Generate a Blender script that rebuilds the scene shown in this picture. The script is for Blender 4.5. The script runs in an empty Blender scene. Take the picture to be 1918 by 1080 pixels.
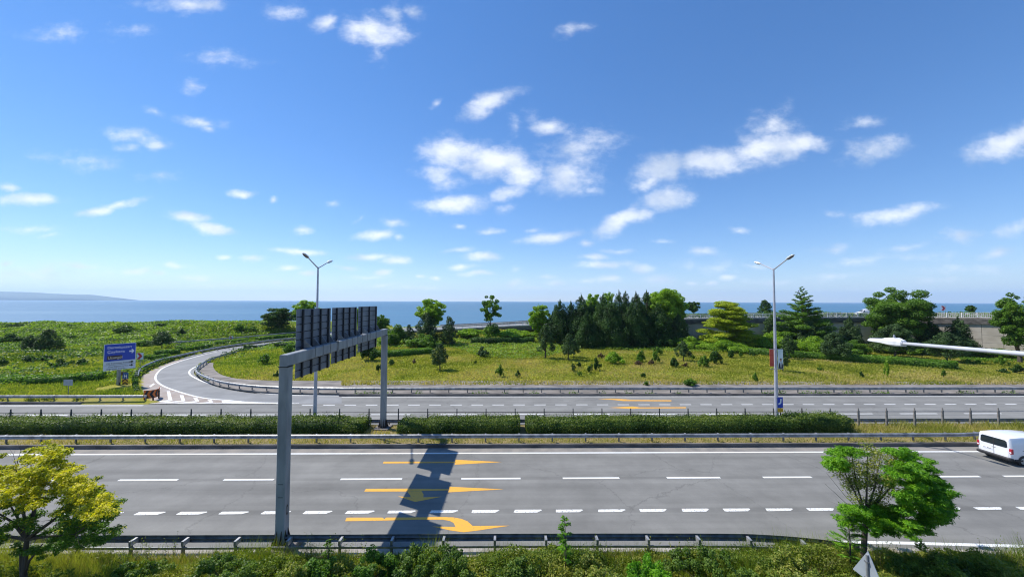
import bpy, math, random
import numpy as np
from mathutils import Vector, Matrix

SC = bpy.context.scene
COL = SC.collection
R = math.radians
rng = np.random.default_rng(7)
random.seed(7)

# ---------------------------------------------------------------- camera
FOC, CX, CY, HC = 692.0, 959.0, 540.0, 10.8
PITCH, ROLL = math.atan(24/692), R(0.19)
cF = np.array([0, math.cos(PITCH), math.sin(PITCH)])
_U = np.array([0, -math.sin(PITCH), math.cos(PITCH)])
_R = np.array([1.0, 0, 0])
cR = _R*math.cos(ROLL) + _U*math.sin(ROLL)
cU = -_R*math.sin(ROLL) + _U*math.cos(ROLL)
cam_d = bpy.data.cameras.new('camera'); cam = bpy.data.objects.new('camera', cam_d); COL.objects.link(cam)
cam_d.sensor_width = 36; cam_d.lens = 36*FOC/1918; cam_d.clip_end = 60000; cam_d.clip_start = .1
M4 = Matrix.Identity(4)
for i in range(3):
    M4[i][0] = cR[i]; M4[i][1] = cU[i]; M4[i][2] = -cF[i]
M4[2][3] = HC
cam.matrix_world = M4
SC.camera = cam

def ray(px, py): return cF*FOC + cR*(px-CX) + cU*(CY-py)
def gp(px, py, z=0.0):
    d = ray(px, py); t = (z-HC)/d[2]
    return np.array([d[0]*t, d[1]*t, z])
def at(px, py, Y):
    d = ray(px, py); t = Y/d[1]
    return np.array([d[0]*t, Y, HC+d[2]*t])
def hor(px): return 564.1 + (px-959)*.0033

# ---------------------------------------------------------------- light
SUN_EL = math.atan2(1, math.hypot(.70, .33)); sd = Vector((-.70, .33, 1)).normalized()
sun_d = bpy.data.lights.new('sun', 'SUN'); sun = bpy.data.objects.new('sun', sun_d); COL.objects.link(sun)
sun_d.energy = 4.6; sun_d.angle = R(.53); sun_d.color = (1, .955, .88)
sun.rotation_euler = sd.to_track_quat('Z', 'Y').to_euler(); sun.location = sd*60
SC.view_settings.view_transform = 'Standard'; SC.view_settings.look = 'None'
SC.view_settings.exposure = 0.35; SC.view_settings.gamma = 1
SC.cycles.max_bounces = 6; SC.cycles.transparent_max_bounces = 8
SC.cycles.volume_bounces = 2; SC.cycles.pixel_filter_type = 'BLACKMAN_HARRIS'; SC.cycles.filter_width = 1.1

W = bpy.data.worlds.new('World'); SC.world = W; W.use_nodes = True
nt = W.node_tree; nt.nodes.clear(); nn = nt.nodes.new; lk = nt.links.new
sky = nn('ShaderNodeTexSky'); sky.sky_type = 'NISHITA'; sky.sun_disc = False
sky.sun_elevation = SUN_EL; sky.sun_rotation = math.atan2(-.70, .33); sky.altitude = 0
sky.air_density = 1.0; sky.dust_density = 0.0; sky.ozone_density = 4.0
hs = nn('ShaderNodeHueSaturation'); hs.inputs['Saturation'].default_value = 1.3; _gm = nn('ShaderNodeGamma'); _gm.inputs['Gamma'].default_value = .82; lk(sky.outputs[0], _gm.inputs['Color']); lk(_gm.outputs[0], hs.inputs['Color'])
hs.inputs['Value'].default_value = 1.22
_tn = nn('ShaderNodeMix'); _tn.data_type = 'RGBA'; _tn.blend_type = 'MULTIPLY'; _tn.inputs[0].default_value = 1; _tn.inputs[7].default_value = (.87, .905, 1.07, 1); lk(hs.outputs[0], _tn.inputs[6]); SKYC = _tn.outputs[2]
tc = nn('ShaderNodeTexCoord'); sx = nn('ShaderNodeSeparateXYZ'); lk(tc.outputs['Generated'], sx.inputs[0])
def wm(op, a, b=None, c=None, clamp=False):
    n = nn('ShaderNodeMath'); n.operation = op; n.use_clamp = clamp
    for i, v in enumerate((a, b, c)):
        if v is None: continue
        if isinstance(v, (int, float)): n.inputs[i].default_value = v
        else: lk(v, n.inputs[i])
    return n.outputs[0]
yy = wm('MAXIMUM', sx.outputs[1], .05)
cu = wm('DIVIDE', sx.outputs[0], yy); cv = wm('DIVIDE', sx.outputs[2], yy)
cc = nn('ShaderNodeCombineXYZ'); lk(cu, cc.inputs[0]); lk(cv, cc.inputs[1])
nz = nn('ShaderNodeTexNoise'); nz.inputs['Scale'].default_value = 7; nz.inputs['Detail'].default_value = 5; lk(cc.outputs[0], nz.inputs['Vector'])
v1 = nn('ShaderNodeVectorMath'); v1.operation = 'SUBTRACT'; lk(nz.outputs['Color'], v1.inputs[0]); v1.inputs[1].default_value = (.5, .5, .5)
v2 = nn('ShaderNodeVectorMath'); v2.operation = 'MULTIPLY'; lk(v1.outputs[0], v2.inputs[0]); v2.inputs[1].default_value = (.085, .04, 0)
v3 = nn('ShaderNodeVectorMath'); v3.operation = 'ADD'; lk(cc.outputs[0], v3.inputs[0]); lk(v2.outputs[0], v3.inputs[1])
mz = nn('ShaderNodeVectorMath'); mz.operation = 'MULTIPLY'; lk(cc.outputs[0], mz.inputs[0]); mz.inputs[1].default_value = (.62, 1, 0)
n2 = nn('ShaderNodeTexNoise'); n2.inputs['Scale'].default_value = 24; n2.inputs['Detail'].default_value = 9; n2.inputs['Roughness'].default_value = .62
lk(mz.outputs[0], n2.inputs['Vector'])
n3 = nn('ShaderNodeTexNoise'); n3.inputs['Scale'].default_value = 9; n3.inputs['Detail'].default_value = 4; lk(mz.outputs[0], n3.inputs['Vector'])
CL = [(350,8,80,18,0,.6),(255,58,32,10,0,.4),(365,163,17,12,0,.5),(290,210,22,8,-20,.5),(370,228,40,11,-5,.5),(385,239,16,8,0,.5),
(250,256,47,13,-10,.6),(240,280,24,11,0,.55),(295,273,24,9,0,.5),(8,352,24,9,-10,.7),(55,375,75,13,0,1),(185,396,36,10,10,.9),(225,384,46,10,12,.8),
(355,408,46,11,0,1),(395,425,46,13,-10,1),(455,361,29,9,0,.9),(510,374,9,8,0,.5),(90,443,22,6,0,.5),(420,481,18,6,0,.8),(475,484,27,8,0,.8),
(565,470,55,7,-3,.9),(540,501,22,6,0,.8),(250,506,27,8,0,.8),(295,514,18,6,0,.6),(365,520,32,8,0,.7),(580,514,20,6,0,.8),(520,525,14,5,0,.6),
(80,512,120,18,0,.45),(10,492,24,7,0,.7),(700,60,62,32,-10,.9),(770,25,16,16,40,.5),(735,30,18,22,0,.5),(705,97,17,16,0,.4),(530,25,32,19,0,.5),
(608,45,27,21,0,.7),(1075,58,32,10,15,.4),(915,195,60,20,22,.85),(825,192,9,7,50,.4),(965,235,12,15,0,.4),(1027,240,36,15,5,.8),(995,222,14,11,0,.35),
(845,285,66,32,0,1),(930,305,80,40,-8,1.1),(970,322,50,32,0,1),(830,327,44,24,-10,.7),(1060,330,64,34,10,.8),(1085,275,72,32,15,.55),(1045,345,34,22,0,.8),
(850,383,68,20,4,1),(950,362,42,14,15,.7),(945,392,20,10,0,.5),(1110,357,17,8,0,.4),(740,420,24,9,0,.6),(705,442,35,11,5,.9),(746,447,13,6,0,.6),
(680,410,10,6,40,.4),(853,427,15,6,0,.6),(917,434,27,8,0,.8),(1001,431,14,5,0,.5),(1025,447,56,12,7,.95),(1093,458,17,8,0,.8),(1165,415,56,20,26,1),
(1190,405,32,14,15,.9),(1250,375,53,23,10,1),(690,480,42,7,0,.9),(738,487,38,9,0,.95),(647,499,18,6,0,.8),(718,506,24,7,0,.8),(720,532,28,5,0,.6),
(905,482,34,9,4,.9),(870,500,27,6,0,.9),(900,512,30,6,0,.8),(792,517,12,5,0,.7),(818,520,10,5,0,.7),(957,530,23,9,10,.7),(1018,515,18,7,0,.6),
(1035,528,23,8,0,.8),(1110,482,28,7,0,.9),(1130,496,55,9,2,.95),(1195,500,28,10,0,.8),(1142,524,25,8,0,.9),(1100,525,22,5,0,.6),(1235,520,34,11,0,.7),
(965,503,12,6,0,.4),(1240,318,62,32,15,1),(1330,303,80,28,8,1),(1440,280,85,32,12,1),(1500,267,50,20,0,.9),(1440,240,44,27,30,.5),(1215,343,34,14,20,.8),
(1612,233,35,11,8,.5),(1640,280,58,22,15,.65),(1880,268,78,27,18,1),(1930,250,56,24,20,1),(1670,402,84,16,8,.85),(1550,400,20,7,0,.3),(1380,432,20,7,0,.6),
(1313,472,25,10,0,.85),(1804,440,36,14,5,.6),(1905,430,38,13,15,.5),(1565,464,34,9,5,.45),(1600,488,56,9,10,.35),(1865,475,34,10,10,.7),(1700,480,66,9,0,.3),
(1300,528,16,5,0,.8),(1330,530,12,6,0,.8),(1360,520,16,6,0,.7),(1340,500,44,11,0,.3),(1560,517,44,6,5,.3),(1820,505,90,8,0,.3),(150,540,90,7,0,.4),(420,535,60,6,0,.45),(620,545,70,5,0,.4),(330,500,30,6,0,.55),(150,498,40,7,0,.55),(690,515,40,5,0,.5),(790,540,60,5,0,.4),(985,540,50,5,0,.45),(1075,540,30,5,0,.5),(1200,545,60,5,0,.4),(860,470,30,5,0,.5),(1160,470,30,5,0,.5),(1240,455,24,5,0,.4),(1420,500,40,6,0,.45),(1460,530,60,5,0,.35),(1700,460,40,6,8,.4),(1750,525,80,6,0,.35),(1650,545,90,5,0,.3),(560,430,20,6,0,.4),(620,380,14,6,0,.35),(300,330,30,8,0,.3),(160,300,60,14,0,.28),(120,60,50,14,0,.3),(420,110,50,12,0,.28),(60,430,40,8,0,.35)]
# clouds: bright tops, slightly grey cores
cr = nn('ShaderNodeMix'); cr.data_type = 'RGBA'
cr.inputs[6].default_value = (4.0, 4.6, 5.6, 1); cr.inputs[7].default_value = (7.0, 7.2, 7.5, 1)
mc = nn('ShaderNodeMapRange'); lk(n3.outputs[0], mc.inputs['Value']); mc.inputs['From Min'].default_value = .32; mc.inputs['From Max'].default_value = .55
lk(mc.outputs[0], cr.inputs[0])
SKY_STRENGTH = .129
def skybg(col):
    bg = nn('ShaderNodeBackground'); bg.inputs['Strength'].default_value = SKY_STRENGTH; lk(col, bg.inputs['Color']); return bg.outputs[0]
fine = wm('MULTIPLY_ADD', n2.outputs[0], 1.5, -.80)
BL = []
for (x, y, a, b, rot, w) in CL:
    d = ray(x, y); BL.append((d[0]/d[1], d[2]/d[1], a/620, b/620, R(rot), w))
def cloud_cell(L_):
    if not L_: return skybg(SKYC)
    g = bpy.data.node_groups.new('cloud_cell', 'ShaderNodeTree'); I = g.interface
    for nm, ty in (('pos', 'NodeSocketVector'), ('fine', 'NodeSocketFloat'), ('sky', 'NodeSocketColor'), ('cloud', 'NodeSocketColor')): I.new_socket(nm, in_out='INPUT', socket_type=ty)
    I.new_socket('shader', in_out='OUTPUT', socket_type='NodeSocketShader')
    N_ = g.nodes.new; K = g.links.new; gi = N_('NodeGroupInput'); go = N_('NodeGroupOutput'); pos = gi.outputs[0]
    def M_(op, a, b=None, c=None):
        n = N_('ShaderNodeMath'); n.operation = op
        for i, v in enumerate((a, b, c)):
            if v is None: continue
            if isinstance(v, (int, float)): n.inputs[i].default_value = v
            else: K(v, n.inputs[i])
        return n.outputs[0]
    fld = None
    for (x, y, a, b, rot, w) in L_:
        mp = N_('ShaderNodeMapping'); mp.vector_type = 'TEXTURE'
        mp.inputs['Location'].default_value = (x, y, 0); mp.inputs['Rotation'].default_value = (0, 0, rot); mp.inputs['Scale'].default_value = (a, b, 1)
        if fld is None: K(pos, mp.inputs['Vector'])
        else:       # keeps the evaluation sequential
            q_ = N_('ShaderNodeVectorMath'); q_.operation = 'MULTIPLY_ADD'; K(fld, q_.inputs[0]); q_.inputs[1].default_value = (1e-7, 0, 0); K(pos, q_.inputs[2]); K(q_.outputs[0], mp.inputs['Vector'])
        ln = N_('ShaderNodeVectorMath'); ln.operation = 'LENGTH'; K(mp.outputs[0], ln.inputs[0])
        f = M_('MULTIPLY_ADD', ln.outputs['Value'], -w, w)
        fld = f if fld is None else M_('MAXIMUM', fld, f)
    fld = M_('ADD', fld, gi.outputs[1])
    mr = N_('ShaderNodeMapRange'); mr.interpolation_type = 'SMOOTHERSTEP'; K(fld, mr.inputs['Value'])
    mr.inputs['From Min'].default_value = -.30; mr.inputs['From Max'].default_value = 1.0; mr.inputs['To Max'].default_value = .84
    mx = N_('ShaderNodeMix'); mx.data_type = 'RGBA'; K(mr.outputs[0], mx.inputs[0]); K(gi.outputs[2], mx.inputs[6]); K(gi.outputs[3], mx.inputs[7])
    bg = N_('ShaderNodeBackground'); bg.inputs['Strength'].default_value = SKY_STRENGTH; K(mx.outputs[2], bg.inputs['Color']); K(bg.outputs[0], go.inputs[0])
    G = nn('ShaderNodeGroup'); G.node_tree = g; lk(v3.outputs[0], G.inputs[0]); lk(fine, G.inputs[1]); lk(SKYC, G.inputs[2]); lk(cr.outputs[2], G.inputs[3])
    return G.outputs[0]
def mixsh(fac, a, b):
    m = nn('ShaderNodeMixShader'); lk(fac, m.inputs[0]); lk(a, m.inputs[1]); lk(b, m.inputs[2]); return m.outputs[0]
def split(L_, u0, u1, v0, v1, depth):
    L_ = [q for q in L_ if q[0]+1.9*q[2]+.05 > u0 and q[0]-1.9*q[2]-.05 < u1 and q[1]+1.9*max(q[3], q[2]*abs(math.sin(q[4])))+.03 > v0 and q[1]-1.9*max(q[3], q[2]*abs(math.sin(q[4])))-.03 < v1]
    if depth == 0 or len(L_) < 4: return cloud_cell(L_)
    if u1-u0 > 1.2*(v1-v0):
        c = float(np.clip(np.median([q[0] for q in L_]), u0, u1)); return mixsh(wm('GREATER_THAN', cu, c), split(L_, u0, c, v0, v1, depth-1), split(L_, c, u1, v0, v1, depth-1))
    c = float(np.clip(np.median([q[1] for q in L_]), v0, v1)); return mixsh(wm('GREATER_THAN', cv, c), split(L_, u0, u1, v0, c, depth-1), split(L_, u0, u1, c, v1, depth-1))
front = wm('MULTIPLY', wm('GREATER_THAN', sx.outputs[1], .06), wm('GREATER_THAN', sx.outputs[2], 0))
front = wm('MULTIPLY', front, wm('LESS_THAN', cv, 1.0)); front = wm('MULTIPLY', front, wm('LESS_THAN', wm('ABSOLUTE', cu), 1.75))
wo = nn('ShaderNodeOutputWorld'); lk(mixsh(front, skybg(SKYC), split(BL, -1.75, 1.75, 0, 1.0, 5)), wo.inputs['Surface'])

# ---------------------------------------------------------------- helpers
def tag(o, label=None, cat=None, group=None, kind=None):
    if label: o['label'] = label
    if cat: o['category'] = cat
    if group: o['group'] = group
    if kind: o['kind'] = kind
    return o
def empty(name, loc=(0, 0, 0), rz=0):
    o = bpy.data.objects.new(name, None); COL.objects.link(o); o.location = tuple(loc); o.rotation_euler = (0, 0, rz)
    o.empty_display_size = .2
    return o
def thing(name, label, cat, loc=(0, 0, 0), rz=0, group=None): return tag(empty(name, loc, rz), label, cat, group)

class MB:
    def __init__(s): s.v = []; s.f = []; s.m = []
    def add(s, vs, fs, m=0):
        n = len(s.v); s.v += [tuple(map(float, v)) for v in vs]
        s.f += [tuple(i+n for i in f) for f in fs]; s.m += [m]*len(fs)
    def quad(s, a, b, c, d, m=0): s.add([a, b, c, d], [(0, 1, 2, 3)], m)
    def poly(s, pts, m=0): s.add(pts, [tuple(range(len(pts)))], m)
    def box(s, x0, x1, y0, y1, z0, z1, m=0, bev=0):
        if bev:
            x = (x0, x0+bev, x1-bev, x1); y = (y0, y0+bev, y1-bev, y1)
            ring = [(x[1], y[0]), (x[2], y[0]), (x[3], y[1]), (x[3], y[2]), (x[2], y[3]), (x[1], y[3]), (x[0], y[2]), (x[0], y[1])]
            cx, cy = (x0+x1)/2, (y0+y1)/2; kx = (x1-x0-2*bev)/(x1-x0); ky = (y1-y0-2*bev)/(y1-y0)
            L = [[(cx+(p-cx)*kx, cy+(q-cy)*ky, z0) for p, q in ring], [(p, q, z0+bev) for p, q in ring], [(p, q, z1-bev) for p, q in ring], [(cx+(p-cx)*kx, cy+(q-cy)*ky, z1) for p, q in ring]]
            s.loft(L, m); return
        s.add([(x0,y0,z0),(x1,y0,z0),(x1,y1,z0),(x0,y1,z0),(x0,y0,z1),(x1,y0,z1),(x1,y1,z1),(x0,y1,z1)],
              [(0,3,2,1),(4,5,6,7),(0,1,5,4),(1,2,6,5),(2,3,7,6),(3,0,4,7)], m)
    def loft(s, rings, m=0, caps=True):
        n = len(rings[0]); vs = [p for r in rings for p in r]; fs = []
        for k in range(len(rings)-1):
            for i in range(n):
                j = (i+1) % n; fs.append((k*n+i, k*n+j, (k+1)*n+j, (k+1)*n+i))
        if caps: fs.append(tuple(range(n-1, -1, -1))); fs.append(tuple((len(rings)-1)*n+i for i in range(n)))
        s.add(vs, fs, m)
    def tube(s, pts, rad, n=8, m=0):
        pts = [Vector(p) for p in pts]; rings = []
        if isinstance(rad, (int, float)): rad = [rad]*len(pts)
        for i, p in enumerate(pts):
            t = (pts[min(i+1, len(pts)-1)]-pts[max(i-1, 0)]).normalized()
            a = t.cross(Vector((0, 0, 1)) if abs(t.z) < .9 else Vector((1, 0, 0))).normalized(); b = t.cross(a)
            rings.append([p+(a*math.cos(2*math.pi*k/n)+b*math.sin(2*math.pi*k/n))*rad[i] for k in range(n)])
        s.loft(rings, m)
    def sweep(s, path, prof, m=0, caps=True):
        P = [np.array(p, float) for p in path]; rings = []
        for i, p in enumerate(P):
            t = P[min(i+1, len(P)-1)]-P[max(i-1, 0)]; t[2] = 0; t /= np.linalg.norm(t); nrm = np.array([-t[1], t[0], 0])
            rings.append([p+nrm*a+np.array([0, 0, b]) for a, b in prof])
        s.loft(rings, m, caps)
    def build(s, name, mats, parent=None, smooth=False, loc=None, rz=None):
        me = bpy.data.meshes.new(name); me.from_pydata(s.v, [], s.f)
        if not isinstance(mats, (list, tuple)): mats = [mats]
        for k in mats: me.materials.append(k)
        me.polygons.foreach_set('material_index', s.m)
        if smooth: me.polygons.foreach_set('use_smooth', [True]*len(s.f))
        me.validate(); me.update()
        o = bpy.data.objects.new(name, me); COL.objects.link(o)
        if parent: o.parent = parent
        if loc is not None: o.location = tuple(loc)
        if rz is not None: o.rotation_euler = (0, 0, rz)
        return o
def copy_tree(o, parent=None):
    c = o.copy(); COL.objects.link(c); c.parent = parent
    for ch in [x for x in SC.objects if x.parent == o]: copy_tree(ch, c)
    return c

def cr_path(pts, n=8):
    P = [np.array(p, float) for p in pts]; P = [2*P[0]-P[1]]+P+[2*P[-1]-P[-2]]; out = []
    for i in range(1, len(P)-2):
        for k in range(n):
            t = k/n; a, b, c, d = P[i-1:i+3]
            out.append(.5*((2*b)+(-a+c)*t+(2*a-5*b+4*c-d)*t*t+(-a+3*b-3*c+d)*t**3))
    out.append(P[-2]); return np.array(out)
def resample(P, step):
    P = np.array(P, float); d = np.r_[0, np.cumsum(np.linalg.norm(np.diff(P, axis=0), axis=1))]
    n = max(2, int(round(d[-1]/step))+1); q = np.linspace(0, d[-1], n)
    return np.stack([np.interp(q, d, P[:, k]) for k in range(P.shape[1])], 1)

# value noise on numpy arrays
_T = np.random.default_rng(3).random((256, 256))
def vn(x, y):
    xi = np.floor(x).astype(int); yi = np.floor(y).astype(int); fx = x-xi; fy = y-yi
    fx = fx*fx*(3-2*fx); fy = fy*fy*(3-2*fy)
    g = lambda a, b: _T[a % 256, b % 256]
    return (g(xi, yi)*(1-fx)+g(xi+1, yi)*fx)*(1-fy)+(g(xi, yi+1)*(1-fx)+g(xi+1, yi+1)*fx)*fy
def fbm(x, y, o=4):
    s = 0; a = .5
    for k in range(o): s = s+a*vn(x*2**k+17*k, y*2**k+5*k); a *= .5
    return s
def sst(a, b, x): t = np.clip((x-a)/(b-a), 0, 1); return t*t*(3-2*t)

# ---------------------------------------------------------------- materials
def newmat(name):
    m = bpy.data.materials.new(name); m.use_nodes = True; t = m.node_tree
    return m, t, t.nodes['Principled BSDF']
def mnode(t, typ, **kw):
    n = t.nodes.new(typ)
    for k, v in kw.items():
        if k in n.inputs: n.inputs[k].default_value = v
        else: setattr(n, k, v)
    return n
def mat(name, c, rough=.6, metal=0, c2=None, scale=3, mixr=(.35, .65), bump=0, bscale=40, stretch=(1, 1, 1), spec=.5, detail=5, coat=0):
    m, t, p = newmat(name); p.inputs['Roughness'].default_value = rough; p.inputs['Metallic'].default_value = metal
    p.inputs['Specular IOR Level'].default_value = spec; p.inputs['Coat Weight'].default_value = coat
    co = mnode(t, 'ShaderNodeTexCoord'); mp = mnode(t, 'ShaderNodeMapping'); mp.inputs['Scale'].default_value = stretch
    t.links.new(co.outputs['Object'], mp.inputs['Vector'])
    if c2 is None: p.inputs['Base Color'].default_value = (*c, 1)
    else:
        n = mnode(t, 'ShaderNodeTexNoise', Scale=scale, Detail=detail); t.links.new(mp.outputs[0], n.inputs['Vector'])
        r = mnode(t, 'ShaderNodeMapRange'); r.inputs['From Min'].default_value = mixr[0]; r.inputs['From Max'].default_value = mixr[1]
        t.links.new(n.outputs[0], r.inputs['Value'])
        x = mnode(t, 'ShaderNodeMix', data_type='RGBA'); x.inputs[6].default_value = (*c, 1); x.inputs[7].default_value = (*c2, 1)
        t.links.new(r.outputs[0], x.inputs[0]); t.links.new(x.outputs[2], p.inputs['Base Color'])
    if bump:
        n = mnode(t, 'ShaderNodeTexNoise', Scale=bscale, Detail=4); t.links.new(mp.outputs[0], n.inputs['Vector'])
        b = mnode(t, 'ShaderNodeBump', Strength=bump, Distance=.02); t.links.new(n.outputs[0], b.inputs['Height']); t.links.new(b.outputs[0], p.inputs['Normal'])
    return m
def leafmat(name, a, b, c, trans=.35, rough=.5, pscale=.35):
    """leaf colours vary per leaf (attribute rnd) and per clump (noise)"""
    m, t, p = newmat(name); L = t.links.new
    at_ = mnode(t, 'ShaderNodeAttribute', attribute_name='rnd')
    co = mnode(t, 'ShaderNodeTexCoord'); n = mnode(t, 'ShaderNodeTexNoise', Scale=pscale, Detail=3); L(co.outputs['Object'], n.inputs['Vector'])
    s = mnode(t, 'ShaderNodeMath', operation='MULTIPLY_ADD'); L(n.outputs[0], s.inputs[0]); s.inputs[1].default_value = 1.6; s.inputs[2].default_value = -.5
    u = mnode(t, 'ShaderNodeMath', operation='MULTIPLY_ADD'); L(at_.outputs['Fac'], u.inputs[0]); u.inputs[1].default_value = .7; L(s.outputs[0], u.inputs[2])
    r = mnode(t, 'ShaderNodeValToRGB'); e = r.color_ramp.elements
    e[0].position = .1; e[0].color = (*a, 1); e[1].position = .9; e[1].color = (*c, 1); k = e.new(.5); k.color = (*b, 1)
    L(u.outputs[0], r.inputs[0]); L(r.outputs[0], p.inputs['Base Color'])
    p.inputs['Roughness'].default_value = rough; p.inputs['Specular IOR Level'].default_value = .25
    tr = mnode(t, 'ShaderNodeBsdfTranslucent'); g = mnode(t, 'ShaderNodeMix', data_type='RGBA', blend_type='MULTIPLY'); g.inputs[0].default_value = 1
    L(r.outputs[0], g.inputs[6]); g.inputs[7].default_value = (1.5, 1.6, .6, 1); L(g.outputs[2], tr.inputs['Color'])
    ms = mnode(t, 'ShaderNodeMixShader'); ms.inputs[0].default_value = trans; L(p.outputs[0], ms.inputs[1]); L(tr.outputs[0], ms.inputs[2])
    L(ms.outputs[0], t.nodes['Material Output'].inputs['Surface'])
    return m

def leaf_object(name, P, N, A, la, lb, material, parent=None, rnd=None, core=None, loc=None, drop=False):
    """P centres, N face normals, A preferred long axis, la/lb half length / half width; one rhombic leaf per point"""
    n = len(P); N = N/np.linalg.norm(N, axis=1, keepdims=True)
    A = A-N*(A*N).sum(1, keepdims=True); A /= (np.linalg.norm(A, axis=1, keepdims=True)+1e-9); B = np.cross(N, A)
    la = np.broadcast_to(la, n)[:, None]; lb = np.broadcast_to(lb, n)[:, None]
    bend = N*la*.25
    V = np.stack([P-A*la-bend, P-B*lb, P+A*la-bend, P+B*lb], 1).reshape(-1, 3)
    F = np.arange(4*n).reshape(-1, 4); nl = n
    if core is not None:
        cv, cf = core; F = np.concatenate([F, np.array(cf)+len(V)]); V = np.concatenate([V, np.array(cv, float)]); n += len(cf)
    me = bpy.data.meshes.new(name); me.vertices.add(len(V)); me.vertices.foreach_set('co', V.ravel().astype(np.float32))
    me.loops.add(4*n); me.loops.foreach_set('vertex_index', F.ravel().astype(np.int32))
    me.polygons.add(n); me.polygons.foreach_set('loop_start', (np.arange(n)*4).astype(np.int32))
    me.materials.append(material)
    at_ = me.attributes.new('rnd', 'FLOAT', 'FACE')
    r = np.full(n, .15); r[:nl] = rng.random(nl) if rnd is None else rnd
    at_.data.foreach_set('value', r.astype(np.float32))
    me.update(calc_edges=True)
    o = bpy.data.objects.new(name, me); COL.objects.link(o)
    if parent: o.parent = parent
    if loc is not None: o.location = tuple(loc)
    return o
def blade_object(name, P, H, Wd, lean, material, rnd=None):
    """grass: one triangle per blade"""
    n = len(P); a = rng.random(n)*2*math.pi; dx = np.stack([np.cos(a), np.sin(a), 0*a], 1)
    b = rng.random(n)*2*math.pi; up = np.stack([np.cos(b)*lean, np.sin(b)*lean, np.ones(n)], 1)
    V = np.stack([P-dx*Wd[:, None], P+dx*Wd[:, None], P+up*H[:, None]], 1).reshape(-1, 3)
    me = bpy.data.meshes.new(name); me.vertices.add(3*n); me.vertices.foreach_set('co', V.ravel().astype(np.float32))
    me.loops.add(3*n); me.loops.foreach_set('vertex_index', np.arange(3*n, dtype=np.int32))
    me.polygons.add(n); me.polygons.foreach_set('loop_start', (np.arange(n)*3).astype(np.int32)); me.materials.append(material)
    at_ = me.attributes.new('rnd', 'FLOAT', 'FACE'); at_.data.foreach_set('value', (rng.random(n) if rnd is None else rnd).astype(np.float32))
    me.update(calc_edges=True)
    o = bpy.data.objects.new(name, me); COL.objects.link(o); return o

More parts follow.
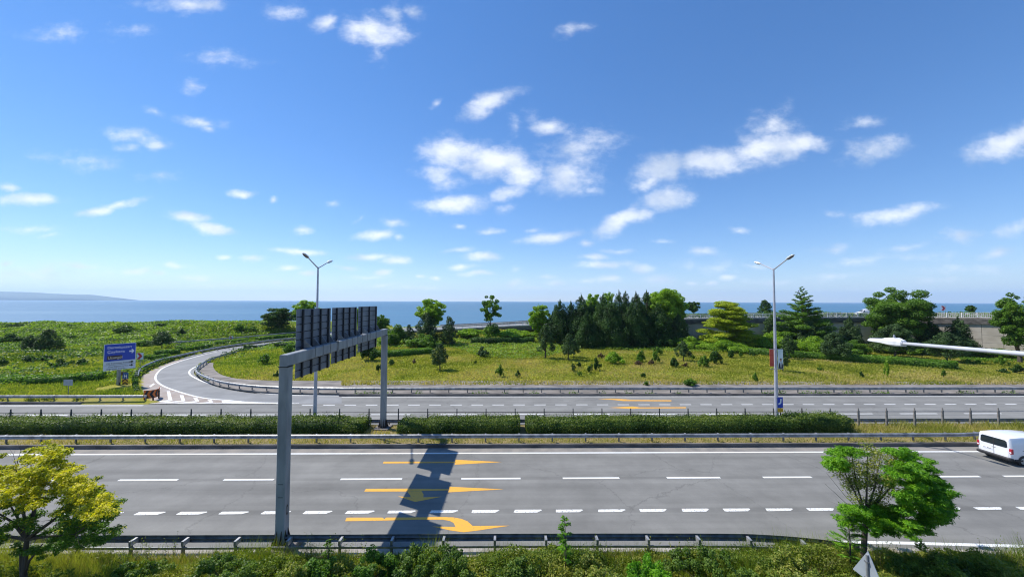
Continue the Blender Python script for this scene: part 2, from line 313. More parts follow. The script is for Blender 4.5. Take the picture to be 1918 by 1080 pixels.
# base materials
def asphalt(name, c, c2, bands):
    m, t, p = newmat(name); L = t.links.new; p.inputs['Roughness'].default_value = .85; p.inputs['Specular IOR Level'].default_value = .3
    co = mnode(t, 'ShaderNodeTexCoord'); mp = mnode(t, 'ShaderNodeMapping'); mp.inputs['Scale'].default_value = (.05, .9, 1); L(co.outputs['Object'], mp.inputs[0])
    n = mnode(t, 'ShaderNodeTexNoise', Scale=1.0, Detail=6); L(mp.outputs[0], n.inputs['Vector'])
    n2 = mnode(t, 'ShaderNodeTexNoise', Scale=14, Detail=6, Roughness=.75); L(co.outputs['Object'], n2.inputs['Vector'])
    a = mnode(t, 'ShaderNodeMath', operation='MULTIPLY_ADD'); L(n2.outputs[0], a.inputs[0]); a.inputs[1].default_value = .35; L(n.outputs[0], a.inputs[2])
    r = mnode(t, 'ShaderNodeMapRange'); r.inputs['From Min'].default_value = .42; r.inputs['From Max'].default_value = .92; L(a.outputs[0], r.inputs['Value'])
    x = mnode(t, 'ShaderNodeMix', data_type='RGBA'); x.inputs[6].default_value = (*c, 1); x.inputs[7].default_value = (*c2, 1); L(r.outputs[0], x.inputs[0])
    out = x.outputs[2]; s = mnode(t, 'ShaderNodeSeparateXYZ'); L(co.outputs['Object'], s.inputs[0])
    for (tc_, hw, k) in bands:      # longitudinal construction joints and worn bands
        d = mnode(t, 'ShaderNodeMath', operation='SUBTRACT'); L(s.outputs[1], d.inputs[0]); d.inputs[1].default_value = tc_
        d2 = mnode(t, 'ShaderNodeMath', operation='ABSOLUTE'); L(d.outputs[0], d2.inputs[0])
        q = mnode(t, 'ShaderNodeMapRange'); q.interpolation_type = 'SMOOTHSTEP'; q.inputs['From Min'].default_value = hw*.7; q.inputs['From Max'].default_value = hw*1.3
        q.inputs['To Min'].default_value = k; q.inputs['To Max'].default_value = 1; L(d2.outputs[0], q.inputs['Value'])
        y = mnode(t, 'ShaderNodeVectorMath', operation='SCALE'); L(out, y.inputs[0]); L(q.outputs[0], y.inputs['Scale']); out = y.outputs[0]
    # repair patches, blotches and hairline cracks
    n5 = mnode(t, 'ShaderNodeTexNoise', Scale=.35, Detail=9, Roughness=.7); L(co.outputs['Object'], n5.inputs['Vector'])
    q5 = mnode(t, 'ShaderNodeMapRange'); q5.inputs['From Min'].default_value = .35; q5.inputs['From Max'].default_value = .65; q5.inputs['To Min'].default_value = .85; q5.inputs['To Max'].default_value = 1.10; L(n5.outputs[0], q5.inputs['Value'])
    y5 = mnode(t, 'ShaderNodeVectorMath', operation='SCALE'); L(out, y5.inputs[0]); L(q5.outputs[0], y5.inputs['Scale']); out = y5.outputs[0]
    vo = mnode(t, 'ShaderNodeTexVoronoi', feature='DISTANCE_TO_EDGE', Scale=.11); wv = mnode(t, 'ShaderNodeVectorMath', operation='MULTIPLY_ADD'); L(n5.outputs['Color'], wv.inputs[0]); wv.inputs[1].default_value = (3, 3, 0); L(co.outputs['Object'], wv.inputs[2]); L(wv.outputs[0], vo.inputs['Vector'])
    q6 = mnode(t, 'ShaderNodeMapRange'); q6.inputs['From Min'].default_value = .0015; q6.inputs['From Max'].default_value = .004; q6.inputs['To Min'].default_value = .80; q6.inputs['To Max'].default_value = 1; L(vo.outputs['Distance'], q6.inputs['Value'])
    y6 = mnode(t, 'ShaderNodeVectorMath', operation='SCALE'); L(out, y6.inputs[0]); L(q6.outputs[0], y6.inputs['Scale']); out = y6.outputs[0]
    L(out, p.inputs['Base Color'])
    b = mnode(t, 'ShaderNodeBump', Strength=.25, Distance=.01); n4 = mnode(t, 'ShaderNodeTexNoise', Scale=60, Detail=2); L(co.outputs['Object'], n4.inputs['Vector'])
    L(n4.outputs[0], b.inputs['Height']); L(b.outputs[0], p.inputs['Normal'])
    return m
def paint(name, c, under=(.13, .135, .14), wear=.62):
    m, t, p = newmat(name); L = t.links.new; p.inputs['Roughness'].default_value = .6
    co = mnode(t, 'ShaderNodeTexCoord'); n = mnode(t, 'ShaderNodeTexNoise', Scale=9, Detail=8, Roughness=.8); L(co.outputs['Object'], n.inputs['Vector'])
    r = mnode(t, 'ShaderNodeMapRange'); r.inputs['From Min'].default_value = wear; r.inputs['From Max'].default_value = wear+.09; L(n.outputs[0], r.inputs['Value'])
    x = mnode(t, 'ShaderNodeMix', data_type='RGBA'); x.inputs[6].default_value = (*c, 1); x.inputs[7].default_value = (*under, 1); L(r.outputs[0], x.inputs[0])
    L(x.outputs[2], p.inputs['Base Color']); return m
mAsphN = asphalt('asphalt_near', (.165, .161, .148), (.238, .233, .214), [(22.95, .16, .86), (19.43, .22, .86), (20.4, .35, .93), (22.0, .35, .94), (24.0, .35, .94), (25.7, .35, .95), (17.6, .35, .94), (18.9, .2, .96)])
mAsphF = asphalt('asphalt_far', (.185, .182, .170), (.25, .246, .228), [(39.0, .12, .9), (36.6, .3, .94), (38.1, .3, .95), (40.0, .3, .94), (41.5, .3, .95)])
mAsphR = mat('asphalt_ramp', (.19, .192, .192), .85, c2=(.25, .252, .25), scale=.4, bump=.2, bscale=50)
mShould = mat('asphalt_shoulder', (.19, .18, .165), .9, c2=(.27, .245, .215), scale=1.2, detail=8)
mWhite = paint('white_road_paint', (.76, .76, .73), wear=.585); mWhiteW = paint('worn_white_road_paint', (.74, .73, .69), wear=.53)
mYel = paint('yellow_road_paint', (.78, .38, .035), wear=.56)
mPink = mat('pale_gore_surface', (.30, .24, .20), .9, c2=(.36, .32, .29), scale=1.0)
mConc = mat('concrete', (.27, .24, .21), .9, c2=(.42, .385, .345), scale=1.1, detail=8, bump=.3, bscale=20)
mConcD = mat('shaded_stained_concrete', (.07, .065, .06), .9, c2=(.20, .18, .165), scale=1.6, detail=8, bump=.3, stretch=(.4, 1, 1.5))  # dark tone holds stains plus the shade of the kerb faces
mGalv = mat('galvanised_steel', (.25, .25, .25), .45, .45, c2=(.46, .46, .46), scale=2.5, detail=6)
mGalvD = mat('weathered_galvanised_steel', (.20, .21, .22), .5, .6, c2=(.34, .35, .37), scale=3, detail=6)
mGantry = mat('painted_grey_steel', (.20, .215, .225), .55, .1, c2=(.30, .315, .325), scale=2.0, detail=7, stretch=(1, 1, .35))
mSignBk = mat('sign_back_aluminium', (.13, .15, .185), .5, .2, c2=(.19, .21, .25), scale=1.5)
mGut = mat('gutter_concrete', (.13,.115,.10), .9, c2=(.27,.24,.21), scale=.9, detail=8, bump=.3, bscale=20, stretch=(.5,1.5,1))
mDark = mat('dark_metal', (.02, .02, .022), .6, .2)
mRust = mat('rusty_dark_steel', (.025, .02, .017), .85, c2=(.07, .045, .03), scale=6)
mPole = mat('lamp_pole_steel', (.40, .41, .46), .45, .3, c2=(.5, .5, .55), scale=2)
mLampArm = mat('pale_grey_paint', (.50, .51, .56), .4, c2=(.60, .61, .66), scale=3)
mWhiteP = mat('white_painted_metal', (.80, .80, .80), .35, c2=(.72, .72, .73), scale=3)
mSoil = mat('soil', (.10, .08, .045), .95, c2=(.16, .15, .05), scale=2)
mBark = mat('bark', (.045, .035, .028), .9, c2=(.10, .08, .06), scale=8, stretch=(1, 1, .2), bump=.5, bscale=12)
mBlue = mat('blue_sign_sheet', (.004, .05, .42), .35); mSWhite = mat('white_sign_sheet', (.62, .66, .74), .4); mBrown = mat('brown_sign_sheet', (.07, .025, .012), .4)
mBlk = mat('black_print', (.012, .012, .014), .5); mTxt = mat('white_print', (.8, .82, .85), .4); mCream = mat('cream_print', (.75, .66, .52), .4)
mRed = mat('red_sheet', (.5, .02, .03), .4); mOrange = mat('orange_sheet', (.75, .17, .02), .4); mYelS = mat('yellow_sheet', (.8, .42, .03), .4)
# ================================================================ setting
TH = .0162
def rt(s, t, z=0.0): return np.array([s*math.cos(TH)-t*math.sin(TH), s*math.sin(TH)+t*math.cos(TH), z])
def to_rt(P): x, y = P[0], P[1]; return x*math.cos(TH)+y*math.sin(TH), -x*math.sin(TH)+y*math.cos(TH)
def rp(pts, z): return [(*to_rt(gp(x, y, 0))[:2], z) for x, y in pts]

# ramp stations: (outer px,py) (inner px,py) on the road surface
RAMP = [((640,755.6),(640,739.8)),((560,755.8),(570,739.3)),((480,756),(510,738)),((400,756),(470,735.5)),((330,756),(430,729.5)),((285,753),(400,722)),
        ((265,738),(382,714)),((261,722),(370,706)),((262,709),(364,700)),((272,699),(364,694.5)),((290,689.5),(370,688)),((318,678),(382,680.5)),
        ((352,667),(402,671.5)),((400,656),(440,661)),((440,649.3),(470,655)),((480,643.6),(505,649)),((520,638.8),(535,643.8)),((556,635.5),(560,640.8))]
RO = np.array([gp(*a)[:2] for a, b in RAMP]); RI = np.array([gp(*b)[:2] for a, b in RAMP])
# inner grass edge, one per station
GI = np.array([gp(x, y)[:2] for x, y in [(640,717.6),(570,717.5),(520,717.2),(490,716.5),(455,714.5),(432,711),(413,705),(403,697),(399,690),(399,683),(405,676),(414,671),(430,666),(455,657.5),(482,651.5),(512,646.5),(540,641.5),(562,638.8)]])
for k in range(10, 18): GI[k] = RI[k]+(GI[k]-RI[k])/np.linalg.norm(GI[k]-RI[k])*max(1.0, 3.2-.35*(k-9))
def smooth2(P, n=6): return cr_path(P, n)
ROs, RIs, GIs = smooth2(RO), smooth2(RI), smooth2(GI)

# highway near edge (X, Y, z of deck)
HW = cr_path([(-72,100,.05),(-61,104,.15),(-36,111,1.25),(-15.5,108.5,2.45),(0.2,104.5,3.6),(22,100,4.8),(46.6,94,6.25),(66,89.6,6.8),(80,87,7.05),(88,82,7.25),(96.5,71,7.7),(104,61,8.1),(113,54.5,8.4),(127,51,8.5),(152,50,8.5),(230,51,8.5)], 8)
HWY = lambda X: np.interp(X, HW[:, 0], HW[:, 1]); HWZ = lambda X: np.interp(X, HW[:, 0], HW[:, 2])
DW = 19.0
def inpoly(X, Y, poly):
    c = np.zeros(X.shape, bool); n = len(poly)
    for i in range(n):
        x1, y1 = poly[i]; x2, y2 = poly[(i+1) % n]
        if y1 == y2: continue
        c ^= ((y1 > Y) != (y2 > Y)) & (X < (x2-x1)*(Y-y1)/(y2-y1)+x1)
    return c
rpoly = np.concatenate([ROs, GIs[::-1]])
def terrain(X, Y):
    X = np.asarray(X, float); Y = np.asarray(Y, float); t = Y-TH*X
    left = sst(-40, -52, X)
    h = .25+.10*(fbm(X*.25, Y*.25)-.45)
    h = h+left*(fbm(X*.11+9, Y*.16)-.42)*1.6*sst(44, 60, Y)*sst(100, 70, Y)
    h = h-.12*left*sst(60, 42, Y)
    # land rising towards the highway
    zr, e = HWZ(X), HWY(X)
    slope = np.maximum(.25, zr-.25-np.maximum(e-Y, 0)*.30)
    wl = sst(-6, 14, X)
    h = np.where(X > -62, np.maximum(h, slope*(1-wl)+.25*wl), h)
    h = np.where(X > 20, np.maximum(h, .25+1.0*sst(24, 45, X)*sst(13, 2, e-Y)), h)
    # vegetated berm along the shore, left of the highway
    b0 = np.interp(X, [-400, -200, -90, -67, -58], [92, 93, 97, 116, 124])
    berm = (2.7+1.3*(fbm(X*.07, Y*.07+3)-.45)+.5*np.sin(X*.05))*sst(0, 19, Y-b0)
    berm = berm*sst(0, 1, (b0+52-Y)/22)-1.2*sst(30, 52, Y-b0)
    h = np.where(X < -58, h+berm, h)
    back = zr-.4-(Y-e-DW)*.35
    hw = (X >= -58) & (Y > e+1.4+1.6*sst(78, 88, X))
    mid = np.maximum(1.9*sst(30, 6, Y-e-DW)-1.9*sst(12, 34, Y-e-DW), back)
    h = np.where(hw & (Y < e+DW), zr-.45, np.where(hw, np.minimum(zr-.4, mid), h))
    h = np.maximum(h, -4)
    low = inpoly(X, Y, rpoly) | ((X < -18) & (t < 39.9)) | ((X >= -24) & (t < 46.6))
    return np.where(low, -.18, h)
mField = None
def field_material():
    m, t, p = newmat('meadow_ground'); L = t.links.new; p.inputs['Roughness'].default_value = .95; p.inputs['Specular IOR Level'].default_value = .1
    co = mnode(t, 'ShaderNodeTexCoord')
    n1 = mnode(t, 'ShaderNodeTexNoise', Scale=.09, Detail=6); n2 = mnode(t, 'ShaderNodeTexNoise', Scale=1.7, Detail=8, Roughness=.75); n3 = mnode(t, 'ShaderNodeTexNoise', Scale=.22, Detail=7)
    mp = mnode(t, 'ShaderNodeMapping'); mp.inputs['Location'].default_value = (31, 12, 0); L(co.outputs['Object'], mp.inputs[0])
    L(co.outputs['Object'], n1.inputs['Vector']); L(co.outputs['Object'], n2.inputs['Vector']); L(mp.outputs[0], n3.inputs['Vector'])
    r = mnode(t, 'ShaderNodeValToRGB'); e = r.color_ramp.elements; e[0].position = .30; e[0].color = (.075, .115, .016, 1); e[1].position = .72; e[1].color = (.36, .30, .11, 1)
    k = e.new(.45); k.color = (.20, .235, .022, 1); k = e.new(.58); k.color = (.31, .30, .04, 1)
    a = mnode(t, 'ShaderNodeMath', operation='MULTIPLY_ADD'); L(n2.outputs[0], a.inputs[0]); a.inputs[1].default_value = .45
    b = mnode(t, 'ShaderNodeMath', operation='MULTIPLY_ADD'); L(n3.outputs[0], b.inputs[0]); b.inputs[1].default_value = .55; L(a.outputs[0], b.inputs[2]); a.inputs[2].default_value = 0
    # straw coloured strip along the roadside: real dry grass
    s = mnode(t, 'ShaderNodeSeparateXYZ'); L(co.outputs['Object'], s.inputs[0])
    q = mnode(t, 'ShaderNodeMapRange'); q.inputs['From Min'].default_value = 50.5; q.inputs['From Max'].default_value = 46.5; q.inputs['To Max'].default_value = .13; L(s.outputs[1], q.inputs['Value'])
    g = mnode(t, 'ShaderNodeMapRange'); g.inputs['From Min'].default_value = -30; g.inputs['From Max'].default_value = -60; g.inputs['To Max'].default_value = -.08; L(s.outputs[0], g.inputs['Value'])
    w = mnode(t, 'ShaderNodeMath', operation='ADD'); L(q.outputs[0], w.inputs[0]); L(g.outputs[0], w.inputs[1])
    w2 = mnode(t, 'ShaderNodeMath', operation='ADD'); L(w.outputs[0], w2.inputs[0]); L(b.outputs[0], w2.inputs[1])
    L(w2.outputs[0], r.inputs[0]); L(r.outputs[0], p.inputs['Base Color'])
    bp = mnode(t, 'ShaderNodeBump', Strength=.9, Distance=.25); L(n2.outputs[0], bp.inputs['Height']); L(bp.outputs[0], p.inputs['Normal'])
    return m
mField = field_material()

def build_terrain():
    xs = np.arange(-230, 190, .85); ys = np.arange(38.5, 180, .85)
    X, Y = np.meshgrid(xs, ys); Z = terrain(X, Y)
    V = np.stack([X, Y, Z], -1).reshape(-1, 3); nx, ny = len(xs), len(ys)
    i = np.arange(nx-1)[None, :]+np.arange(ny-1)[:, None]*nx; F = np.stack([i, i+1, i+nx+1, i+nx], -1).reshape(-1, 4)
    me = bpy.data.meshes.new('terrain'); me.vertices.add(len(V)); me.vertices.foreach_set('co', V.ravel().astype(np.float32))
    me.loops.add(F.size); me.loops.foreach_set('vertex_index', F.ravel().astype(np.int32)); me.polygons.add(len(F))
    me.polygons.foreach_set('loop_start', (np.arange(len(F))*4).astype(np.int32)); me.materials.append(mField); me.update(calc_edges=True)
    me.polygons.foreach_set('use_smooth', [True]*len(F))
    o = bpy.data.objects.new('terrain', me); COL.objects.link(o); tag(o, kind='structure')
build_terrain()

def sheet(name, pts, m, road=True):
    b = MB(); b.poly(pts); o = b.build(name, m); tag(o, kind='structure')
    if road: o.rotation_euler = (0, 0, TH)
    return o
sheet('ground', [(-900,-500,-.06),(900,-500,-.06),(900,15.9,-.06),(-900,15.9,-.06)], mSoil, True)
sheet('ground', [(-900,15.9,-.06),(900,15.9,-.06),(900,39,-.06),(-900,39,-.06)], mSoil, True)
b = MB(); b.box(-300, 300, 27.76, 32.34, -.05, .16); o = b.build('median_ground', mat('median_soil', (.17,.15,.045), .95, c2=(.27,.20,.09), scale=1.5, detail=8)); o.rotation_euler[2] = TH; tag(o, kind='structure')
nr = [(-300,16.5,0),(13,16.5,0),(18,16.25,0),(23,16.0,0),(30,15.6,0),(45,15,0),(300,14,0),(300,27.7,0),(-300,27.7,0)]
b = MB()
ne = [(-300,16.5),(13,16.5),(18,16.25),(23,16.0),(30,15.6),(45,15),(300,14)]
for a, c in zip(ne[:-1], ne[1:]): b.quad((a[0],a[1],0),(c[0],c[1],0),(c[0],27.7,0),(a[0],27.7,0))
o = b.build('road', mAsphN); o.rotation_euler[2] = TH; tag(o, kind='structure')
b = MB(); b.quad((-300,32.45,0),(300,32.45,0),(300,39.35,0),(-300,39.35,0)); b.quad((-24,39.35,0),(300,39.35,0),(300,42.55,0),(-24,42.55,0))
o = b.build('road', mAsphF); o.rotation_euler[2] = TH; tag(o, kind='structure')
b = MB(); b.quad((-300,26.85,.004),(300,26.85,.004),(300,27.7,.004),(-300,27.7,.004)); o = b.build('road_shoulder', mShould); o.rotation_euler[2] = TH; tag(o, kind='structure')
# ramp
b = MB(); n = len(ROs)
for k in range(n-1): b.quad((*ROs[k],.008),(*ROs[k+1],.008),(*RIs[k+1],.008),(*RIs[k],.008))
tag(b.build('exit_ramp', mAsphR), kind='structure')
b = MB()
for k in range(n-1):
    e1, e2 = RIs[k]+(GIs[k]-RIs[k])*.04, RIs[k+1]+(GIs[k+1]-RIs[k+1])*.04
    b.quad((*e1,.0),(*e2,.0),(*e2,.16),(*e1,.16)); b.quad((*e1,.16),(*e2,.16),(*GIs[k+1],.34),(*GIs[k],.34))
g0, r0 = GIs[0], RIs[0]+(GIs[0]-RIs[0])*.04
s0, tt0 = to_rt(r0); s1, tt1 = to_rt(g0)
A = [rt(s0, tt0), rt(230, 42.62)]; B_ = [rt(s0, tt1), rt(230, 46.9)]
q = lambda p, z: (p[0], p[1], z)
A[0] = rt(s0-1.5, tt0); B_[0] = rt(s0-1.5, tt1); b.quad(q(A[0],0), q(A[1],0), q(A[1],.16), q(A[0],.16)); b.quad(q(A[0],.16), q(A[1],.16), q(B_[1],.36), q(B_[0],.36))
tag(b.build('gutter_strip', mGut), kind='structure')
# left verge kerb and strip behind the left guardrail
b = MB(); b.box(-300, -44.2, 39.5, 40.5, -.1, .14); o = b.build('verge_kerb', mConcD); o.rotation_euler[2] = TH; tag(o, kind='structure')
# kerbs; the dark ones have their faces' shade put into the colour
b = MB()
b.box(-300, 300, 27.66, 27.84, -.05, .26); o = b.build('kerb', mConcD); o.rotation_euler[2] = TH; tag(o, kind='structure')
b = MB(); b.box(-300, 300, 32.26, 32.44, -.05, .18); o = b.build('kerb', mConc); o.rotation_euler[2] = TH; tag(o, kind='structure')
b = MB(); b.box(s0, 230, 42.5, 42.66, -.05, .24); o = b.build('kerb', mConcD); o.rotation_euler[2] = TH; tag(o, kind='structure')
b = MB()
for k in range(len(ne)-1):
    (x1, y1), (x2, y2) = ne[k], ne[k+1]
    b.quad((x1,y1+.06,.0),(x2,y2+.06,.0),(x2,y2,.07),(x1,y1,.07)); b.quad((x1,y1,.07),(x2,y2,.07),(x2,y2-.55,.06),(x1,y1-.55,.06))
o = b.build('gutter_strip', mConc); o.rotation_euler[2] = TH; tag(o, kind='structure')

# ---------------------------------------------------------------- markings (road frame)
mk = MB(); my = MB(); Z1 = .006
def line(b, s0, s1, t, w, z=Z1, m=0): b.quad((s0,t-w/2,z),(s1,t-w/2,z),(s1,t+w/2,z),(s0,t+w/2,z), m)
def s_of(px, t):    # s coordinate seen at image column px on the line t
    lo, hi = -300, 300
    for _ in range(40):
        mid = (lo+hi)/2; P = rt(mid, t); d = P-np.array([0,0,HC]); x = CX+FOC*(d@cR)/(d@cF)
        if x < px: lo = mid
        else: hi = mid
    return lo
for t_, w in ((26.72, .2),): line(mk, -300, 300, t_, w, .009)
for a, c in [(-180,-69),(20,125),(222,333),(419,513),(638,753),(864,975),(1054,1160),(1249,1349),(1429,1520),(1590,1675),(1745,1835),(1880,1980),(2050,2150)]:
    line(mk, s_of(a, 22.95), s_of(c, 22.95), 22.95, .19)
for a in np.arange(-1, 30)*78.6+176: 
    x0, x1 = s_of(a, 19.43), s_of(a+51, 19.43); sk = .05+.03*math.sin(a); w = .125+.012*math.sin(a*2.3)
    mk.poly([(x0,19.43-w,Z1),(x0+.1,19.43-w-.02,Z1),(x1-.2,19.43-w,Z1),(x1+sk,19.43+w-.06,Z1),(x1+sk-.05,19.43+w,Z1),(x0+sk,19.43+w,Z1)], 1)
en = [(15,16.84),(18,16.72),(23,16.45),(30,16.05),(45,15.45)]
for a, c in zip(en[:-1], en[1:]): mk.quad((a[0],a[1]-.1,Z1),(c[0],c[1]-.1,Z1),(c[0],c[1]+.1,Z1),(a[0],a[1]+.1,Z1))
# far carriageway
line(mk, -20, 230, 42.28, .2)
k = 0
for a in np.arange(-3, 60)*2.19: line(mk, s_of(565, 39.0)+a+6.6, s_of(565, 39.0)+a+7.8, 39.0, .17)
for a in np.arange(-18, 24)*6.4: line(mk, a, a+3.7, 35.75, .17)
line(mk, -300, s_of(268, 38.9), 38.9, .2)
def strip_px(b, pts, w, z, m=0, close=False):   # a painted line through pixels seen on the road
    P = np.array([to_rt(gp(x, y, 0)) for x, y in pts]); P = cr_path(P, 6)
    for k in range(len(P)-1):
        d = P[k+1]-P[k]; d0 = P[max(k-1,0)]; n1 = P[k+1]-d0; n1 = np.array([-n1[1], n1[0]])/np.linalg.norm(n1)
        d2 = P[min(k+2, len(P)-1)]-P[k]; n2_ = np.array([-d2[1], d2[0]])/np.linalg.norm(d2)
        b.quad((*(P[k]-n1*w/2),z),(*(P[k+1]-n2_*w/2),z),(*(P[k+1]+n2_*w/2),z),(*(P[k]+n1*w/2),z), m)
ZR = .013
strip_px(mk, [(560,755),(479,753.3),(430,749.5),(375,743.8),(325,730),(300,719),(291,707.5),(297.5,695),(312.5,685.5),(350,672.5),(400,659.5),(440,652.5),(480,646.4),(556,637.3)], .24, ZR, 1)
strip_px(mk, [(640,740.6),(560,740),(520,738.2),(480,735),(437,727.8),(387.5,716.5),(362,705.5),(354.5,698),(358,691.5),(370,685),(392,677),(430,665.5),(470,656.5),(500,651)], .24, ZR, 1)
strip_px(mk, [(268,755.6),(330,755.2),(400,755),(470,755),(560,755.4)], .16, ZR, 1)
z2 = lambda L: [(260+x/7.377, 640+y/7.377) for x, y in L]
for L_ in ([(385,680),(430,680),(440,720),(395,720)],[(395,720),(440,720),(465,808),(405,806)],[(565,735),(615,735),(643,815),(592,812)],[(750,768),(805,768),(835,822),(785,818)],[(945,797),(1000,797),(1028,832),(980,830)],
           [(405,802),(465,808),(430,818),(160,838),(80,836)],[(592,810),(643,815),(600,826),(350,842),(250,842)],[(785,817),(835,822),(790,832),(600,845),(500,845)],[(980,829),(1028,832),(990,838),(870,848),(760,848)],
           [(1145,812),(1750,846),(1500,852),(1150,838)],[(143,612),(205,570),(222,582),(165,624)],[(242,662),(290,622),(305,640),(262,676)]):
    mk.poly(rp(z2(L_), .011), 1)
c6 = lambda L: [(600+x/5.328, 820+y/5.328) for x, y in L]
for L_ in ([(632,234),(1340,234),(1340,247),(625,252)],[(1350,215),(1810,238),(1340,264)],
           [(455,505),(870,503),(1275,507),(1275,520),(855,531),(438,532)],[(1290,484),(1828,510),(1275,540)],
           [(865,532),(1010,528),(1030,560),(1028,590),(1215,582),(1030,620),(945,635),(880,615),(775,580),(900,588),(898,570)],
           [(262,792),(620,792),(640,808),(655,792),(1230,786),(1230,812),(1000,812),(600,822),(248,828)]):
    my.poly(rp(c6(L_), Z1))
def fan(b, pts, z):
    for L_ in pts: b.poly(rp(L_, z))
fan(my, [c6([(1230,786),(1330,790),(1410,805),(1330,845),(1290,825),(1230,814)]), c6([(1410,805),(1470,830),(1520,875),(1350,885),(1330,845)]),
         c6([(1115,880),(1350,885),(1520,875),(1890,872),(1590,918),(1430,938),(1300,920)])], Z1)
c3 = lambda L: [(960+x/4, 520+y/4) for x, y in L]
for L_ in ([(640,908),(745,905),(880,911),(840,914),(1190,916),(1190,924),(830,922),(745,912)],[(720,972),(895,963),(955,970),(1300,968),(1300,976),(955,977),(900,981)]):
    my.poly(rp(c3(L_), Z1))
o = mk.build('road_markings', [mWhite, mWhiteW]); o.rotation_euler[2] = TH; tag(o, kind='structure')
o = my.build('road_markings', mYel); o.rotation_euler[2] = TH; tag(o, kind='structure')
go = MB(); go.poly(rp([(500,755.3),(455,752),(405,748.3),(370,743.8),(330,733),(300,721),(290,708),(296,696),(312,686.5),(345,674),(338,672),(300,684.5),(280,693),(267,703),(262,712),(263,728),(272,745),(282,755.3)], .0095)); o = go.build('gore_surface', mPink); o.rotation_euler[2] = TH; tag(o, kind='structure')

# ---------------------------------------------------------------- highway on its embankment and retaining wall
mDeck = mat('highway_asphalt', (.20,.20,.205), .85, c2=(.27,.27,.27), scale=.5)
def hw_off(d, z=0, x0=-72, x1=230):
    P = HW[(HW[:,0] >= x0-.01) & (HW[:,0] <= x1+.01)]; out = []
    for i in range(len(P)):
        t_ = P[min(i+1,len(P)-1)]-P[max(i-1,0)]; t_ = t_[:2]/np.linalg.norm(t_[:2]); nrm = np.array([-t_[1], t_[0]])
        out.append([P[i][0]+nrm[0]*d, P[i][1]+nrm[1]*d, P[i][2]+z])
    return np.array(out)
b = MB(); P0, P1 = hw_off(.25), hw_off(DW)
for k in range(len(P0)-1): b.quad(P0[k], P0[k+1], P1[k+1], P1[k])
tag(b.build('highway', mDeck), kind='structure')
b = MB()
for d in (.9, 8.0, 10.9, 18.2):
    A_, B2 = hw_off(d, .006), hw_off(d+.18, .006)
    for k in range(len(A_)-1): b.quad(A_[k], A_[k+1], B2[k+1], B2[k])
tag(b.build('highway_markings', mWhite), kind='structure')
# edge beam
b = MB(); b.sweep(hw_off(0, 0, -40), [(-.25,-1.0),(.2,-1.0),(.2,.18),(-.25,.18)], 0)
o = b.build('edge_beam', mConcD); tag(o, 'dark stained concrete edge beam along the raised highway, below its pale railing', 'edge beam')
b = MB(); b.sweep(hw_off(0, 0, -40), [(-.28,.0),(-.252,.0),(-.252,.3),(-.28,.3)]); b.build('coping', mConc, o)
# retaining wall in big panels
wl = thing('retaining_wall', 'pale concrete panel retaining wall under the right end of the raised highway', 'wall', (0,0,0))
WP = resample(hw_off(.1, 0, 8), 2.6); mWall = mat('wall_panel', (.46,.41,.34), .9, c2=(.56,.51,.44), scale=.8, detail=8, bump=.3, bscale=14)
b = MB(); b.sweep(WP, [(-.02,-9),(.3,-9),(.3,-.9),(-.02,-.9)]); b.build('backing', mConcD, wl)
b = MB()
for k in range(len(WP)-1):
    a, c = WP[k], WP[k+1]; zt = (a[2]+c[2])/2-1.02; z = zt; odd = k % 2; first = True
    d = (c-a)[:2]; d /= np.linalg.norm(d); nr_ = np.array([d[1], -d[0]])
    while z > -.4:
        hh = .75 if (first and odd) else 1.5; z0_ = max(z-hh+.035, -.4)
        if z-z0_ > .05:
            p = [a[:2]+d*.025, c[:2]-d*.025]; q_ = [p[0]+nr_*.1, p[1]+nr_*.1]; p = [p[0]+nr_*.015, p[1]+nr_*.015]
            b.add([(*p[0],z0_),(*p[1],z0_),(*q_[1],z0_),(*q_[0],z0_),(*p[0],z),(*p[1],z),(*q_[1],z),(*q_[0],z)],[(0,1,2,3),(7,6,5,4),(0,4,5,1),(1,5,6,2),(2,6,7,3),(3,7,4,0)])
        z -= hh; first = False
b.build('panel_facing', mWall, wl)
# pale railing on the edge beam
rl = thing('bridge_railing', 'pale metal railing with thin balusters along the raised highway edge', 'railing')
RP = resample(hw_off(-.02, .18, -38), 2.0)
b = MB(); 
for zz, r_ in ((1.08, .045), (.16, .035), (.62, .02)): b.tube([p+np.array([0,0,zz]) for p in RP], r_, 5)
b.build('rail', mWhiteP, rl)
b = MB()
for p in resample(RP, .25):
    b.box(p[0]-.014, p[0]+.014, p[1]-.014, p[1]+.014, p[2]+.16, p[2]+1.06)
b.build('balusters', mWhiteP, rl)
b = MB(); b.box(-.055,.055,-.055,.055,0,1.16); b.box(-.08,.08,-.08,.08,0,.02)
po = b.build('post', mWhiteP, rl, loc=RP[0])
for p in RP[1:95]:
    c = po.copy(); COL.objects.link(c); c.parent = rl; c.location = tuple(p)
# far parapet of the highway, low and pale
b = MB(); b.sweep(hw_off(DW, 0, -30), [(-.15,-.5),(.15,-.5),(.1,.85),(-.1,.85)]); tag(b.build('parapet', mConc), 'low pale concrete parapet on the sea side of the highway', 'parapet')

